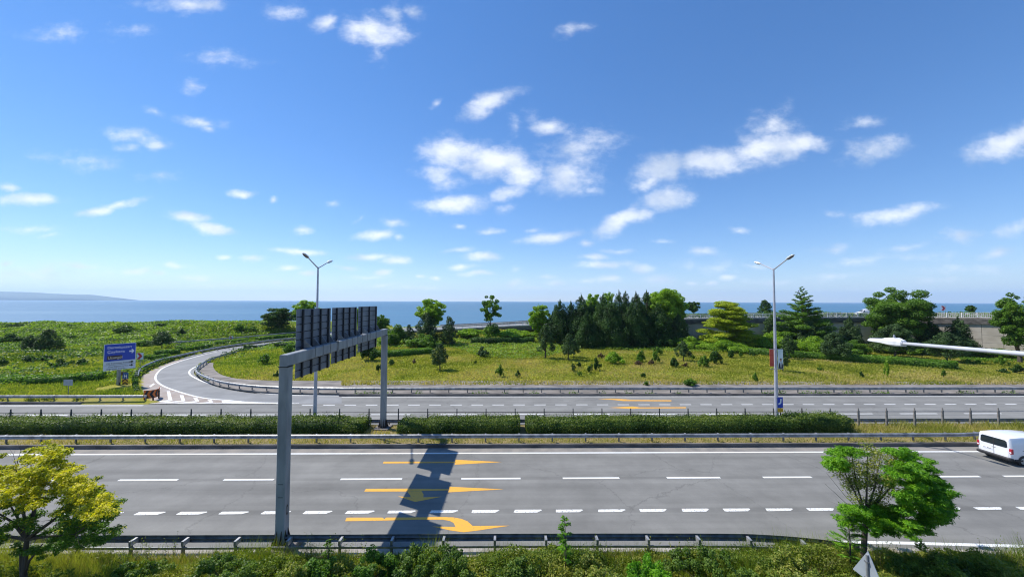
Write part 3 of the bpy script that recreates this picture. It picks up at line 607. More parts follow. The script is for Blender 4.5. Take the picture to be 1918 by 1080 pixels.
# ---------------------------------------------------------------- sea and hills
def sea_material():
    m, t, p = newmat('sea_water'); L = t.links.new
    co = mnode(t, 'ShaderNodeTexCoord'); mp = mnode(t, 'ShaderNodeMapping'); mp.inputs['Scale'].default_value = (.0012, .010, 1); L(co.outputs['Object'], mp.inputs[0])
    n = mnode(t, 'ShaderNodeTexNoise', Scale=1.0, Detail=7, Roughness=.6); L(mp.outputs[0], n.inputs['Vector'])
    mp3 = mnode(t, 'ShaderNodeMapping'); mp3.inputs['Scale'].default_value = (.00013, .0013, 1); L(co.outputs['Object'], mp3.inputs[0])
    n3 = mnode(t, 'ShaderNodeTexNoise', Scale=1.0, Detail=3); L(mp3.outputs[0], n3.inputs['Vector'])
    av = mnode(t, 'ShaderNodeMath', operation='MULTIPLY_ADD'); L(n3.outputs[0], av.inputs[0]); av.inputs[1].default_value = 1.0; L(n.outputs[0], av.inputs[2])
    r = mnode(t, 'ShaderNodeMapRange'); r.inputs['From Min'].default_value = .8; r.inputs['From Max'].default_value = 1.2; L(av.outputs[0], r.inputs['Value'])
    x = mnode(t, 'ShaderNodeMix', data_type='RGBA'); x.inputs[6].default_value = (.022, .095, .175, 1); x.inputs[7].default_value = (.07, .18, .28, 1)
    L(r.outputs[0], x.inputs[0]); L(x.outputs[2], p.inputs['Base Color'])
    q = mnode(t, 'ShaderNodeMapRange'); q.inputs['To Min'].default_value = .30; q.inputs['To Max'].default_value = .42; L(r.outputs[0], q.inputs['Value']); L(q.outputs[0], p.inputs['Roughness'])
    p.inputs['IOR'].default_value = 1.33; p.inputs['Specular IOR Level'].default_value = .5
    m2 = mnode(t, 'ShaderNodeMapping'); m2.inputs['Scale'].default_value = (.25, .6, 1); L(co.outputs['Object'], m2.inputs[0])
    n2_ = mnode(t, 'ShaderNodeTexNoise', Scale=1, Detail=6); L(m2.outputs[0], n2_.inputs['Vector'])
    b = mnode(t, 'ShaderNodeBump', Strength=.6, Distance=.6); L(n2_.outputs[0], b.inputs['Height']); L(b.outputs[0], p.inputs['Normal'])
    return m
b = MB(); b.quad((-21000,100,-2.0),(21000,100,-2.0),(21000,16000,-2.0),(-21000,16000,-2.0)); tag(b.build('sea', sea_material()), kind='structure')
mHill = mat('forested_hill', (.018,.04,.03), .95, c2=(.035,.065,.045), scale=.004, detail=8)
def ridge(D, prof, depth, extra=1.0):
    b = MB(); P = cr_path([(*at(x, y, D)[[0]], max(at(x, y, D)[2], -4)) for x, y in prof], 5); rings = []
    for x, z in P:
        w = depth*(.35+.65*min(1, max(z, 0)/120))
        rings.append([(x, D-w*.5, -5), (x, D-w*.22, z*.55), (x, D, z), (x, D+w*.6, -5)])
    b.loft(rings); o = b.build('hills', mHill, smooth=True); tag(o, kind='structure')
ridge(8500, [(-900,520),(-500,530),(-250,536),(-120,540),(-40,543.5),(0,545.5),(30,546.3),(60,547.2),(100,549.6),(140,551.2),(172,551.8),(186,554),(198,557.5),(208,560.3),(222,562.6)], 1800)
#ridge(14000, [(60,553),(160,554.5),(215,557),(250,559),(275,560.5),(288,561.6)], 2500)
# haze: even air over the whole scene
def haze():
    b = MB(); b.box(-22000, 22000, -700, 16500, -6, 430); o = b.build('haze', None); o.data.materials.clear()
    m = bpy.data.materials.new('haze_air'); m.use_nodes = True; t = m.node_tree; t.nodes.clear()
    v = t.nodes.new('ShaderNodeVolumePrincipled'); v.inputs['Color'].default_value = (.66, .83, 1, 1); v.inputs['Density'].default_value = 0.72e-4; v.inputs['Anisotropy'].default_value = .2
    u = t.nodes.new('ShaderNodeOutputMaterial'); t.links.new(v.outputs[0], u.inputs['Volume']); o.data.materials.append(m); tag(o, kind='stuff')
haze()
# ================================================================ guardrails
WB = [(0,0),(.075,.05),(.075,.10),(.01,.155),(.075,.21),(.075,.26),(0,.31),(-.008,.31),(.065,.255),(.065,.215),(0,.155),(.065,.095),(.065,.055),(-.008,0)]
def guardrail(label, path, side, top, post_step, base, group=None, spacer=True, lower=False, material=None, postoff=.28, skip=()):
    """path: world points at the rail face; side = +1/-1: which side of the path the traffic is"""
    g = thing('guardrail', label, 'guardrail', group=group); material = material or mGalv
    P = np.array(path, float); P[:, 2] = top-.31
    b = MB(); b.sweep(P, [(side*a, z) for a, z in WB]); b.build('rail', material, g)
    S = resample(P, post_step); bp = MB(); bp.box(-.05,.05,-.035,.035,-base[0],0); bp.box(-.06,.06,-.045,.045,-.05,.0)
    pm = bs = None
    for i in range(len(S)):
        t_ = S[min(i+1,len(S)-1)]-S[max(i-1,0)]; t_ = t_[:2]/np.linalg.norm(t_[:2]); n_ = np.array([-t_[1], t_[0]])*(-side)
        px = S[i][:2]+n_*postoff; rz = math.atan2(t_[1], t_[0])
        if pm is None:
            pb = MB(); hgt = top-.10-base[1]; pb.box(-.05,.05,-.04,-.034,0,hgt); pb.box(-.05,.05,.034,.04,0,hgt); pb.box(-.004,.004,-.034,.034,0,hgt)
            pm = pb.build('post', mGalvD, g, loc=(*px, base[1]), rz=rz)
            if spacer:
                sb = MB(); sb.box(-.05,.05,-postoff+.01,.06,0,.035); sb.box(-.05,-.044,-postoff+.01,.06,-.16,0); sb.box(.044,.05,-postoff+.01,.06,-.16,0)
                if side > 0: sb.v = [(x, -y, z) for x, y, z in sb.v]; sb.v = [(x, -y, z) for x, y, z in sb.v]
                bs = sb.build('spacer', mGalv, g, loc=(*px, top-.10), rz=rz+(0 if side < 0 else math.pi)+ (0))
        else:
            c = pm.copy(); COL.objects.link(c); c.parent = g; c.location = (*px, base[1]); c.rotation_euler[2] = rz
            if spacer:
                c = bs.copy(); COL.objects.link(c); c.parent = g; c.location = (*px, top-.10); c.rotation_euler[2] = rz+(0 if side < 0 else math.pi)
    if lower:
        Q = P.copy(); Q[:, 2] = .40
        b = MB(); b.sweep(Q, [(-side*(postoff+.04), 0), (-side*(postoff+.075), 0), (-side*(postoff+.075), .09), (-side*(postoff+.04), .09)]); b.build('back_rail', mGalvD, g)
    return g
TOPN = .78; mGalvN = mat('shaded_galvanised_steel', (.10,.105,.115), .55, .5, c2=(.19,.20,.21), scale=3, detail=6)  # near rail steel darkened to hold the shade on its back
nearp = [gp(x, y, TOPN) for x, y in [(-130,1002.5),(0,1002),(250,1001.4),(500,1000.6),(760,999.4),(960,998.4),(1200,998),(1370,998.5),(1440,1001),(1500,1005.5),(1570,1013),(1612,1019)]]
guardrail('shade-darkened steel guardrail seen from behind along the near edge of the nearest carriageway', cr_path(nearp, 6), 1, TOPN, 2.13, (0,.0), lower=True, material=mGalvN)
guardrail('long bright steel guardrail on the hedge side of the nearest carriageway', [rt(s, 28.08) for s in np.linspace(-75, 34.5, 80)]+[rt(36.5, 28.25)], -1, .86, 2.55, (0,.15))
guardrail('long bright steel guardrail on the highway median kerb continuing behind the white van', [rt(s, 28.08) for s in np.linspace(39.5, 62, 16)], -1, .86, 2.55, (0,.15))
guardrail('low dark guardrail of the median facing the far carriageway, showing in the hedge gap', [rt(s, 32.38) for s in np.linspace(-75, 75, 60)], 1, .60, 2.5, (0,.1), spacer=False, material=mGalvD, postoff=.06)
inn = [gp(x, y, .80) for x, y in [(556,634.8),(530,638.6),(505,643),(480,648.6),(455,654.2),(430,660.5),(402,668.5),(385,676),(373,683.5),(367.5,691),(371,697),(382,703),(405,711.3),(437,717.3),(480,721.7),(530,724.2),(580,725.4),(640,726)]]
inn = np.array(inn); s_, t_ = to_rt(inn[-1])
inn = np.concatenate([cr_path(inn, 6), np.array([rt(s, t_+.0*s) for s in np.linspace(s_+3, 95, 50)])])
guardrail('bright steel guardrail curving round the grass island and on along the far carriageway', inn, -1, .85, 2.15, (0,.12))
out = [gp(x, y, .80) for x, y in [(259,700),(260,694),(266,687),(280,679.5),(300,672.3),(337,664),(375,655.6),(425,647),(480,639.6),(520,634.8),(556,631.6)]]
guardrail('guardrail round the outside of the curved exit ramp, ending beside the gore', cr_path(out, 6)[::-1], 1, .85, 2.2, (0,.05))
guardrail('straight guardrail on the left verge in front of the direction sign', [rt(s, 39.95) for s in np.linspace(-110, s_of(268, 39.95), 50)], -1, .80, 2.4, (0,.1))
sea_r = [(*p[:2], .8) for p in [gp(285,643,1.0), gp(330,641.3,1.0), gp(400,635.5,1.0), gp(480,628.5,1.0), gp(556,621.5,1.0)]]
g_ = MB(); SP = np.array(sea_r); SP = cr_path(SP, 6); SP[:, 2] = terrain(SP[:, 0], SP[:, 1])+.55
g = thing('guardrail', 'distant thin guardrail on the seaward side beyond the ramp, above small clipped hedges', 'guardrail')
g_.sweep(SP, [(-a, z) for a, z in WB]); g_.build('rail', mGalv, g)
b = MB(); b.box(-.05,.05,-.05,.05,-1.0,.25); po = b.build('post', mGalvD, g, loc=SP[0])
for p in resample(SP, 2.6)[1:]:
    c = po.copy(); COL.objects.link(c); c.parent = g; c.location = tuple(p)

# median fence
def fence(label, s0, s1, t, mats, step=2.45):
    g = thing('fence', label, 'fence')
    n = int((s1-s0)/step); b = MB()
    b.tube([rt(s0, t, 1.47), rt(s0+n*step, t, 1.47)], .022, 5); b.build('top_rail', mats[0], g)
    b = MB()
    for z in (.35, 1.18): b.tube([rt(s0, t, z), rt(s0+n*step, t, z)], .009, 4)
    b.build('wire', mats[0], g)
    b = MB(); pw = .075 if mats[1].name.endswith('concrete') else .04; b.box(-pw,pw,-.05,.05,0,1.42,bev=.01); b.box(-.035,.035,-.03,.03,1.40,1.62); po = b.build('post', mats[1], g, loc=rt(s0, t, .15), rz=TH)
    for k in range(1, n+1):
        c = po.copy(); COL.objects.link(c); c.parent = g; c.location = tuple(rt(s0+k*step, t, .15))
mFP = mat('fence_post_concrete', (.16,.14,.13), .9, c2=(.26,.24,.21), scale=3); mFD = mat('fence_post_dark', (.05,.05,.045), .8, c2=(.10,.095,.085), scale=3)
sx0 = s_of(640/3.27+1360, 31.5)
fence('thin post and rail fence in the median with its posts poking out of the hedges', sx0-2.45*36, sx0-2.45, 31.5, (mDark, mFD))
fence('concrete post fence in the grassy right end of the median, beyond the last hedge', sx0, sx0+2.45*14, 31.5, (mGalvD, mFP))

# ================================================================ sign gantry
GX0, GX1 = at(528, 1000, 16.35)[0], at(718, 780, 31.3)[0]
gan = thing('sign_gantry', 'grey steel portal gantry spanning the near carriageway, sign panels facing away', 'gantry', (0,0,0))
def gx(Y): return GX0+(GX1-GX0)*(Y-16.35)/(31.3-16.35)
for (Y, w) in ((16.35, .20), (31.3, .21)):
    x = gx(Y); b = MB(); b.box(x-w, x+w, Y-w, Y+w, .3, 7.93, bev=.03); col = b.build('column', mGantry, gan)
    b = MB(); b.box(x-w-.10, x+w+.10, Y-w-.10, Y+w+.10, .28, .315)
    for sx_ in (-1, 1):
        for k in (-.5, .5):
            for q0 in (0, 1):
                u = w*k
                if q0: a = [(x+sx_*w, Y+u-.012), (x+sx_*(w+.2), Y+u+.012)]; b.add([(a[0][0],a[0][1],.31),(a[1][0],a[0][1],.31),(a[0][0],a[0][1],.95),(a[0][0],a[1][1],.31),(a[1][0],a[1][1],.31),(a[0][0],a[1][1],.95)], [(0,1,2),(3,5,4),(0,3,4,1),(1,4,5,2),(2,5,3,0)])
                else: b.add([(x+u-.012,Y+sx_*w,.31),(x+u-.012,Y+sx_*(w+.2),.31),(x+u-.012,Y+sx_*w,.95),(x+u+.012,Y+sx_*w,.31),(x+u+.012,Y+sx_*(w+.2),.31),(x+u+.012,Y+sx_*w,.95)], [(0,1,2),(3,5,4),(0,3,4,1),(1,4,5,2),(2,5,3,0)])
    for a_ in (-1, 1):
        for c_ in (-1, 1): b.tube([(x+a_*(w+.06), Y+c_*(w+.06), .3), (x+a_*(w+.06), Y+c_*(w+.06), .46)], .03, 6)
    b.build('base_stiffeners', mRust, col)
    if Y < 20:
        b = MB(); xr_ = x+w+.004; n_ = 18
        for k in range(n_):
            a0, a1 = 2*math.pi*k/n_, 2*math.pi*(k+1)/n_
            b.quad(*[(xr_, Y+r0_*math.cos(a)*.5, 1.75+r0_*math.sin(a)*1.4) for a, r0_ in ((a0,.10),(a1,.10),(a1,.16),(a0,.16))])
        b.build('painted_ring', mBlk, col)
        b = MB(); b.box(x-.09, x+.12, Y-w-.004, Y-w-.001, 2.35, 2.375); b.box(x-.09, x+.12, Y-w-.004, Y-w-.001, 2.9, 2.925); b.build('strap_mark', mBlk, col)
    b = MB(); zb = .28; b.box(x-.62, x+.62, Y-.62, Y+.62, -.1, zb, bev=.03); b.build('plinth', mConcD, gan)
# beam segments with flange joints
b = MB(); segs = [(16.12, 21.4), (21.4, 26.5), (26.5, 31.55)]
bw, z0b, z1b = .17, 7.93, 8.44
for a, c in segs:
    xa, xc = gx(a), gx(c)
    rings = []
    for Y, x in ((a+.012, xa), (c-.012, xc)):
        rings.append([(x-bw,Y,z0b+.03),(x-bw+.03,Y,z0b),(x+bw-.03,Y,z0b),(x+bw,Y,z0b+.03),(x+bw,Y,z1b-.03),(x+bw-.03,Y,z1b),(x-bw+.03,Y,z1b),(x-bw,Y,z1b-.03)])
    b.loft(rings[::-1])
beam = b.build('beam', mGantry, gan)
b = MB()
for Y in (21.4, 26.5):
    x = gx(Y); b.box(x-bw-.05, x+bw+.05, Y-.035, Y+.035, z0b-.05, z1b+.05)
b.build('flange', mGalvD, beam)
b = MB(); x = gx(16.35); b.box(x-.215,x+.215,16.12,16.565,7.9,7.935); x = gx(31.3); b.box(x-.225,x+.225,31.06,31.53,7.9,7.935); b.build('cap_joint', mDark, beam)
def gantry_sign(Y0, Y1, zb, zt, nv, label):
    g = tag(empty('sign_panel', (0,0,0)), label); g.parent = gan
    xs = gx((Y0+Y1)/2)-bw-.30
    b = MB(); n = 9; hh = (zt-zb)/n
    for k in range(n): b.box(xs-.03, xs, Y0, Y1, zb+k*hh+.02, zb+(k+1)*hh-.02)
    pb = b.build('panel', mSignBk, g); b = MB(); b.box(xs-.034, xs-.024, Y0+.004, Y1-.004, zb+.004, zt-.004); b.build('seam_backing', mDark, pb)
    b = MB(); b.box(xs-.046, xs-.041, Y0+.04, Y1-.04, zb+.04, zt-.04, 0); b.box(xs-.042, xs-.036, Y0, Y1, zb, zt, 1); b.build('sign_face', [mBlue, mSWhite], g)
    b = MB(); ys = np.linspace(Y0+.45, Y1-.35, nv)
    for y in ys:
        b.box(xs+.0, xs+.012, y-.04, y+.04, zb-.02, zt-.02); b.box(xs+.012, xs+.08, y-.006, y+.006, zb-.02, zt-.02); b.box(xs+.08, xs+.09, y-.04, y+.04, zb-.02, zt-.02)
        for k in range(1, n): b.box(xs, xs+.05, y-.15, y+.15, zb+k*hh-.026, zb+k*hh+.026)
    b.build('back_post', mat('sign_post_steel', (.035,.04,.05), .6, .2), g)
    b = MB()
    for y in ys:
        b.add([(xs+.122,y-.012,z1b+.42),(xs+.122,y-.012,z1b),(gx(y)+.02,y-.012,z1b),(xs+.122,y+.012,z1b+.42),(xs+.122,y+.012,z1b),(gx(y)+.02,y+.012,z1b)], [(0,1,2),(3,5,4),(0,3,4,1),(1,4,5,2),(2,5,3,0)])
        x = gx(y); b.box(x+bw+.003, x+bw+.02, y-.035, y+.035, z0b-.03, z1b+.03); b.box(xs+.12, x+bw+.02, y-.035, y+.035, z1b+.003, z1b+.02); b.box(xs+.12, x+bw+.02, y-.035, y+.035, z0b-.02, z0b-.003)
        b.build('clamp', mGalvD, g); b = MB()
def sign_y(px):
    """distance at which the plane of the sign backs is seen at this image column"""
    Y = 22.0
    for _ in range(30): d = ray(px, 620); Y = (gx(Y)-bw-.30)*d[1]/d[0]
    return Y
gantry_sign(sign_y(559.5), sign_y(616), 6.97, 10.37, 4, 'sign panel nearest the camera on the gantry beam')
gantry_sign(sign_y(625.5), sign_y(665.5), 7.0, 10.37, 4, 'middle sign panel of the three on the gantry beam')
gantry_sign(sign_y(674), sign_y(703.5), 7.08, 10.37, 3, 'farthest sign panel of the three on the gantry beam')

# ================================================================ street lamps in the median
def street_lamp(label, base, far_dz=.9):
    g = thing('street_lamp', label, 'street lamp', base, 0, 'double arm street lamps in the median')
    H_ = 13.55
    b = MB(); b.tube([(0,0,.0),(0,0,3),(0,0,H_)], [.16,.14,.065], 12); b.tube([(0,0,2.5),(0,0,2.56)], .165, 12); b.build('pole', mPole, g, smooth=False)
    b = MB(); b.box(-.25,.25,-.25,.25,-.05,.03); b.build('base_plate', mGalvD, g)
    for sgn, ln, up in ((-1, 1.5, .58), (1, 1.6, .55)):
        b = MB(); e = Vector((0, sgn*ln, H_+up)); b.tube([(0,0,H_-.1), e], [.055,.042], 8); arm = b.build('arm', mPole, g)
        b = MB(); d = Vector((0, sgn*ln, up)).normalized(); n_ = d.cross(Vector((1,0,0))); n_ = n_ if n_.z > 0 else -n_
        rings = []
        for q_, w_, h_ in ((0,.05,.05),(.12,.12,.09),(.4,.17,.12),(.75,.15,.09),(.92,.07,.03)):
            c0 = e+d*q_; rings.append([tuple(c0+Vector((1,0,0))*w_*math.cos(a)+n_*(h_*math.sin(a) if math.sin(a) > 0 else h_*.45*math.sin(a))) for a in np.linspace(0, 2*math.pi, 12, endpoint=False)])
        b.loft(rings); hd = b.build('lamp_head', mWhiteP, arm, smooth=True)
        b = MB(); rings = []
        for q_, w_ in ((.2,.08),(.3,.13),(.7,.12),(.82,.05)):
            c0 = e+d*q_-n_*.05; rings.append([tuple(c0+Vector((1,0,0))*w_*math.cos(a)+n_*.05*math.sin(a)) for a in np.linspace(0, 2*math.pi, 10, endpoint=False)])
        b.loft(rings); b.build('lamp_glass', mat('lamp_glass', (.10,.09,.10), .2), arm, smooth=True)
    return g
L1 = at(589.5, 790, 32.0); street_lamp('left one of two tall double arm street lamps, half hidden behind the gantry sign panels', (L1[0], 32.0, .16))
L2 = at(1455, 790, 32.0); street_lamp('right one of two tall double arm street lamps, carrying a small portrait banner', (L2[0], 32.0, .16))
# banner on the right lamp
bn = thing('banner', 'small two sided banner clamped to the right street lamp, red half and portrait half', 'banner', (L2[0], 32.0, 0))
b = MB(); b.box(-.52,-.17,-.05,-.03,5.3,6.75); b.build('red_panel', mat('banner_red', (.45,.05,.03), .6, c2=(.6,.10,.05), scale=3), bn)
b = MB(); b.box(.17,.62,-.05,-.03,5.1,6.75); pp = b.build('portrait_panel', mat('banner_pale', (.55,.68,.66), .6, c2=(.75,.80,.78), scale=2), bn)
b = MB(); b.poly([(.20,-.055,5.12),(.60,-.055,5.12),(.585,-.055,5.45),(.50,-.055,5.66),(.33,-.055,5.66),(.24,-.055,5.45)]); b.build('dark_suit', mBlk, pp)
b = MB(); b.poly([(.40,-.059,5.2),(.44,-.059,5.2),(.47,-.059,5.65),(.37,-.059,5.65)]); b.build('shirt', mTxt, pp)
b = MB(); b.poly([(.415+.075*math.cos(a),-.062,5.83+.12*math.sin(a)) for a in np.linspace(0,2*math.pi,14,endpoint=False)]); b.build('face', mat('print_skin', (.5,.30,.2), .6), pp)
b = MB(); b.poly([(.415+.08*math.cos(a),-.065,5.90+.075*math.sin(a)) for a in np.linspace(0,math.pi,9)]); b.build('hair', mBlk, pp)
b = MB(); b.tube([(-.52,-.04,6.77),(.62,-.04,6.77)], .02, 6); b.tube([(-.52,-.04,5.07),(.62,-.04,5.07)], .02, 6); b.build('bracket', mGalvD, bn)
# small blue sign next to that lamp
P_ = at(1461.5, 772, 31.9); t = thing('road_sign', 'small blue and yellow sign on a thin dark post beside the right street lamp', 'sign', (P_[0], 31.9, .16))
b = MB(); b.tube([(0,0,0),(0,0,2.4)], .04, 6); b.build('post', mDark, t)
b = MB(); b.box(-.26,.2,-.06,-.04,1.65,2.55); pb = b.build('blue_board', mBlue, t)
b = MB(); b.poly([(-.18,-.065,1.9),(.05,-.065,2.0),(.1,-.065,2.4),(-.02,-.065,2.42),(-.06,-.065,2.1),(-.2,-.065,2.02)]); b.build('white_symbol', mTxt, pb)
b = MB(); b.box(-.26,.2,-.06,-.04,1.28,1.62); b.build('yellow_board', mYelS, t)

# near street lamp with a long arm reaching in from the right
t = thing('street_lamp', 'close pale street lamp arm with a white luminaire reaching in from the right edge', 'street lamp', (0,0,0))
tip = at(1634, 636.5, 11.3); e1 = at(1688, 642.5, 10.35); fr = at(1918, 662.5, 7.45); ex = Vector(fr)+(Vector(fr)-Vector(e1)).normalized()*1.9
b = MB(); b.tube([Vector(e1), Vector(fr), ex], [.042,.05,.056], 12); arm = b.build('arm', mLampArm, t, smooth=True)
b = MB(); b.tube([(ex.x, ex.y, 0), (ex.x, ex.y, 2), (ex.x, ex.y, ex.z+.1)], [.16,.14,.09], 12); b.build('pole', mLampArm, t, smooth=True)
d = (Vector(tip)-Vector(e1)); Ld = d.length; d.normalize(); sd_ = d.cross(Vector((0,0,1))).normalized(); up_ = sd_.cross(d)
rings = []
for q_, w_, h0, h1 in (lambda L_: [(a, b_*1.35, c_*1.35, d_*1.35) for a, b_, c_, d_ in L_])(((-.08,.06,-.06,.06),(.03,.075,-.07,.075),(.1,.10,-.07,.09),(.22,.125,-.065,.10),(.38,.13,-.05,.085),(.5,.13,-.035,.055),(.93,.12,-.025,.045),(1.0,.10,-.015,.02))):
    c0 = Vector(e1)+d*(q_*Ld); rings.append([tuple(c0+sd_*a+up_*h) for a, h in ((-w_,h0*.6),(-w_*.7,h0),(w_*.7,h0),(w_,h0*.6),(w_,h1*.4),(w_*.72,h1),(-w_*.72,h1),(-w_,h1*.4))])
b = MB(); b.loft(rings); hd = b.build('lamp_head', mWhiteP, t)
b = MB()
for k in range(9):
    c0 = Vector(e1)+d*((.56+.04*k)*Ld)
    for w0, w1 in ((-.085,.085),):
        p = [c0+sd_*w0+up_*.068, c0+sd_*w1+up_*.068, c0+sd_*w1+d*.018+up_*.068, c0+sd_*w0+d*.018+up_*.068]
        b.add([tuple(x) for x in p]+[tuple(x+up_*.014) for x in p], [(0,3,2,1),(4,5,6,7),(0,1,5,4),(1,2,6,5),(2,3,7,6),(3,0,4,7)])
b.build('cooling_fin', mGalvD, hd)
b = MB(); c0 = Vector(e1)+d*(.22*Ld)+up_*.125; b.tube([c0, c0+up_*.03, c0+up_*.10], [.035,.03,.012], 8); b.build('sensor_cap', mGalvD, hd)
b = MB(); b.tube([Vector(e1)-d*.09, Vector(e1)+d*.05], .075, 12); b.build('collar', mWhiteP, hd)

# ================================================================ signs
def text_mesh(name, s, size, m, parent, loc, rot, stretch=1.0, align='LEFT'):
    c = bpy.data.curves.new(name, 'FONT'); c.body = s; c.size = size; c.extrude = .002; c.align_x = align
    o = bpy.data.objects.new(name, c); COL.objects.link(o); dg = bpy.context.evaluated_depsgraph_get()
    me = bpy.data.meshes.new_from_object(o.evaluated_get(dg)); bpy.data.objects.remove(o); me.materials.clear(); me.materials.append(m); me.name = name
    for p in me.polygons: p.material_index = 0
    o = bpy.data.objects.new(name, me); COL.objects.link(o); o.parent = parent; o.location = loc; o.rotation_euler = rot; o.scale = (stretch, 1, 1); return o
# direction sign: left edge seen at x~192, right edge at x~255
S0 = gp(219, 727.5, .05); ds = thing('direction_sign', 'large blue and white direction sign with arrows beside the exit ramp', 'direction sign', (S0[0], S0[1], .05))
# the board faces right and towards the camera; its left edge is nearer
Yl, Yr = 45.0, 47.4
cL0, cR0 = at(193, 695.5, Yl), at(253.5, 688, Yr); cL1, cR1 = at(196.5, 645.5, Yl), at(256, 640.5, Yr)
wv = (cR0-cL0); wid = float(np.hypot(wv[0], wv[1])); yaw = math.atan2(wv[1], wv[0]); zb = (cL0[2]+cR0[2])/2; zt = (cL1[2]+cR1[2])/2
bo = empty('sign_board', (cL0[0]-S0[0], cL0[1]-S0[1], zb-.05), yaw); bo.parent = ds; hh = zt-zb
b = MB(); b.box(0, wid, .0, .04, 0, hh); b.build('white_panel', mSWhite, bo)
zs = hh*.335
b = MB(); b.box(.05, wid-.05, -.008, -.002, zs+.04, hh-.05); b.build('blue_panel', mBlue, bo)
b = MB(); b.box(.03, wid-.03, -.008, -.002, zs*.60, zs*.60+.03); b.box(.28, .28+wid*.46, -.014, -.009, zs+.22, zs+.22+hh*.155); b.build('brown_panel', mat('brown_black_print', (.03,.012,.01), .5), bo)
RX = (math.pi/2, 0, 0); k = hh/4.0*1.02
text_mesh('lettering', 'Dernekpazarı', .52*k, mTxt, bo, (.28, -.012, hh*.82), RX, .92)
text_mesh('lettering', 'Çaykara', .56*k, mTxt, bo, (.28, -.012, hh*.655), RX, 1.0)
text_mesh('lettering', 'Uzungöl', .56*k, mCream, bo, (.34, -.018, zs+.32), RX, .84)
text_mesh('lettering', 'Of Teknoloji Fakültesi', .32*k, mBlk, bo, (.25, -.012, zs*.70), RX, 1.0)
text_mesh('lettering', 'Özel Eğitim ve Kız', .27*k, mBlk, bo, (.42, -.012, zs*.34), RX, 1.0)
text_mesh('lettering', 'Öğrenci Yurdu', .27*k, mBlk, bo, (.25, -.012, zs*.08), RX, 1.2)
def arrow(bm_, x0, x1, z, h, m):
    bm = MB(); L_ = x1-x0; bm.poly([(x0,-.014,z-h*.17),(x0+L_*.5,-.014,z-h*.17),(x0+L_*.42,-.014,z-h*.5),(x0+L_*.62,-.014,z-h*.5),(x1,-.014,z),(x0+L_*.62,-.014,z+h*.5),(x0+L_*.42,-.014,z+h*.5),(x0+L_*.5,-.014,z+h*.17),(x0,-.014,z+h*.17)]); bm.build('arrow', m, bm_)
arrow(bo, wid*.78, wid*.95, hh*.68, .62*k, mTxt); arrow(bo, wid*.79, wid*.93, zs*.80, .33*k, mBlk); arrow(bo, wid*.79, wid*.93, zs*.40, .33*k, mBlk)
px_ = at(219, 700, (Yl+Yr)/2)
b = MB(); xo, yo = px_[0]-S0[0], px_[1]-S0[1]+.18
b.box(xo-.14, xo+.14, yo-.1, yo+.18, 0, zt-.3, bev=.02); b.build('post', mGalvD, ds)
b = MB(); b.box(xo-.32, xo+.32, yo-.25, yo+.4, 0, .06); b.box(xo-.26,xo+.26,yo-.03,yo+.03,.06,.5); b.build('base_plate', mDark, ds)
P_ = at(208, 726.5, 45.6); b = MB(); b.box(-.75,.75,-.45,.45,-.1,.22,bev=.04); tag(b.build('concrete_plinth', mat('pale_plinth',(.6,.58,.52),.8,c2=(.7,.68,.62),scale=2), loc=(P_[0],P_[1],.0)), 'flat pale concrete plinth on the ground left of the direction sign post', 'plinth')
def small_sign(name, label, px, py, Y, build, cat='sign', postm=mGalvD, h=2.0, zb_=None):
    P_ = at(px, py, Y); z0_ = float(terrain(P_[0], P_[1])) if zb_ is None else zb_
    t = thing(name, label, cat, (P_[0], P_[1], z0_)); ht = P_[2]-z0_
    b = MB(); b.tube([(0,.04,0),(0,.04,ht+.2)], .035, 6); b.build('post', postm, t); build(t, ht); return t
def bd(t, ht):
    b = MB(); b.box(-.55,.55,-.03,0,ht-.32,ht+.08); b.build('brown_board', mBrown, t)
small_sign('road_sign', 'small dark brown board just under the right half of the direction sign', 229, 697, 47.6, bd)
def hsign(t, ht):
    b = MB(); b.box(-.33,.33,-.03,0,ht-.45,ht+.45); p = b.build('blue_board', mat('hospital_blue',(.03,.10,.30),.4), t)
    b = MB(); b.box(-.17,-.10,-.036,-.031,ht-.22,ht+.22); b.box(.10,.17,-.036,-.031,ht-.22,ht+.22); b.box(-.10,.10,-.036,-.031,ht-.035,ht+.035); b.build('letter', mTxt, p)
small_sign('road_sign', 'small blue sign with a white letter H beside the direction sign post', 235.5, 704, 47.0, hsign)
def chev(t, ht, w=.36, h=.6, c0=mYelS, c1=mBlk):
    b = MB(); b.box(-w,w,-.03,0,ht-h,ht+h); p = b.build('board', c0, t); b = MB()
    for k in range(3):
        z = ht-h+.02+k*.4; b.poly([(-w,-.034,z),(0,-.034,z+.3),(w,-.034,z),(w,-.034,z+.17),(0,-.034,z+.47),(-w,-.034,z+.17)])
    b.build('chevron', c1, p)
small_sign('hazard_marker', 'yellow and black upward chevron marker below the blue H sign', 234.5, 718.5, 46.6, lambda t, ht: chev(t, ht), 'marker')
def rchev(sz):
    def f(t, ht):
        b = MB(); b.box(-sz,sz,-.03,0,ht-sz,ht+sz); p = b.build('board', mSWhite, t)
        b = MB(); q = sz*.95; b.poly([(-q,-.036,ht-q),(-q*.1,-.036,ht-q),(q*.8,-.036,ht),(-q*.1,-.036,ht+q),(-q,-.036,ht+q),(-q*.15,-.036,ht)]); b.build('chevron', mRed, p)
    return f
small_sign('chevron_sign', 'white chevron sign with a red arrow outside the ramp bend, right of the direction sign', 262.5, 666.5, 56.5, rchev(.5))
small_sign('chevron_sign', 'tiny distant red chevron sign behind the ramp, on the left field', 433, 633, 98, rchev(.55))
small_sign('chevron_sign', 'white and red chevron sign on the raised highway, right of the big broad tree', 1767, 577, 84, rchev(.55), zb_=7.3)
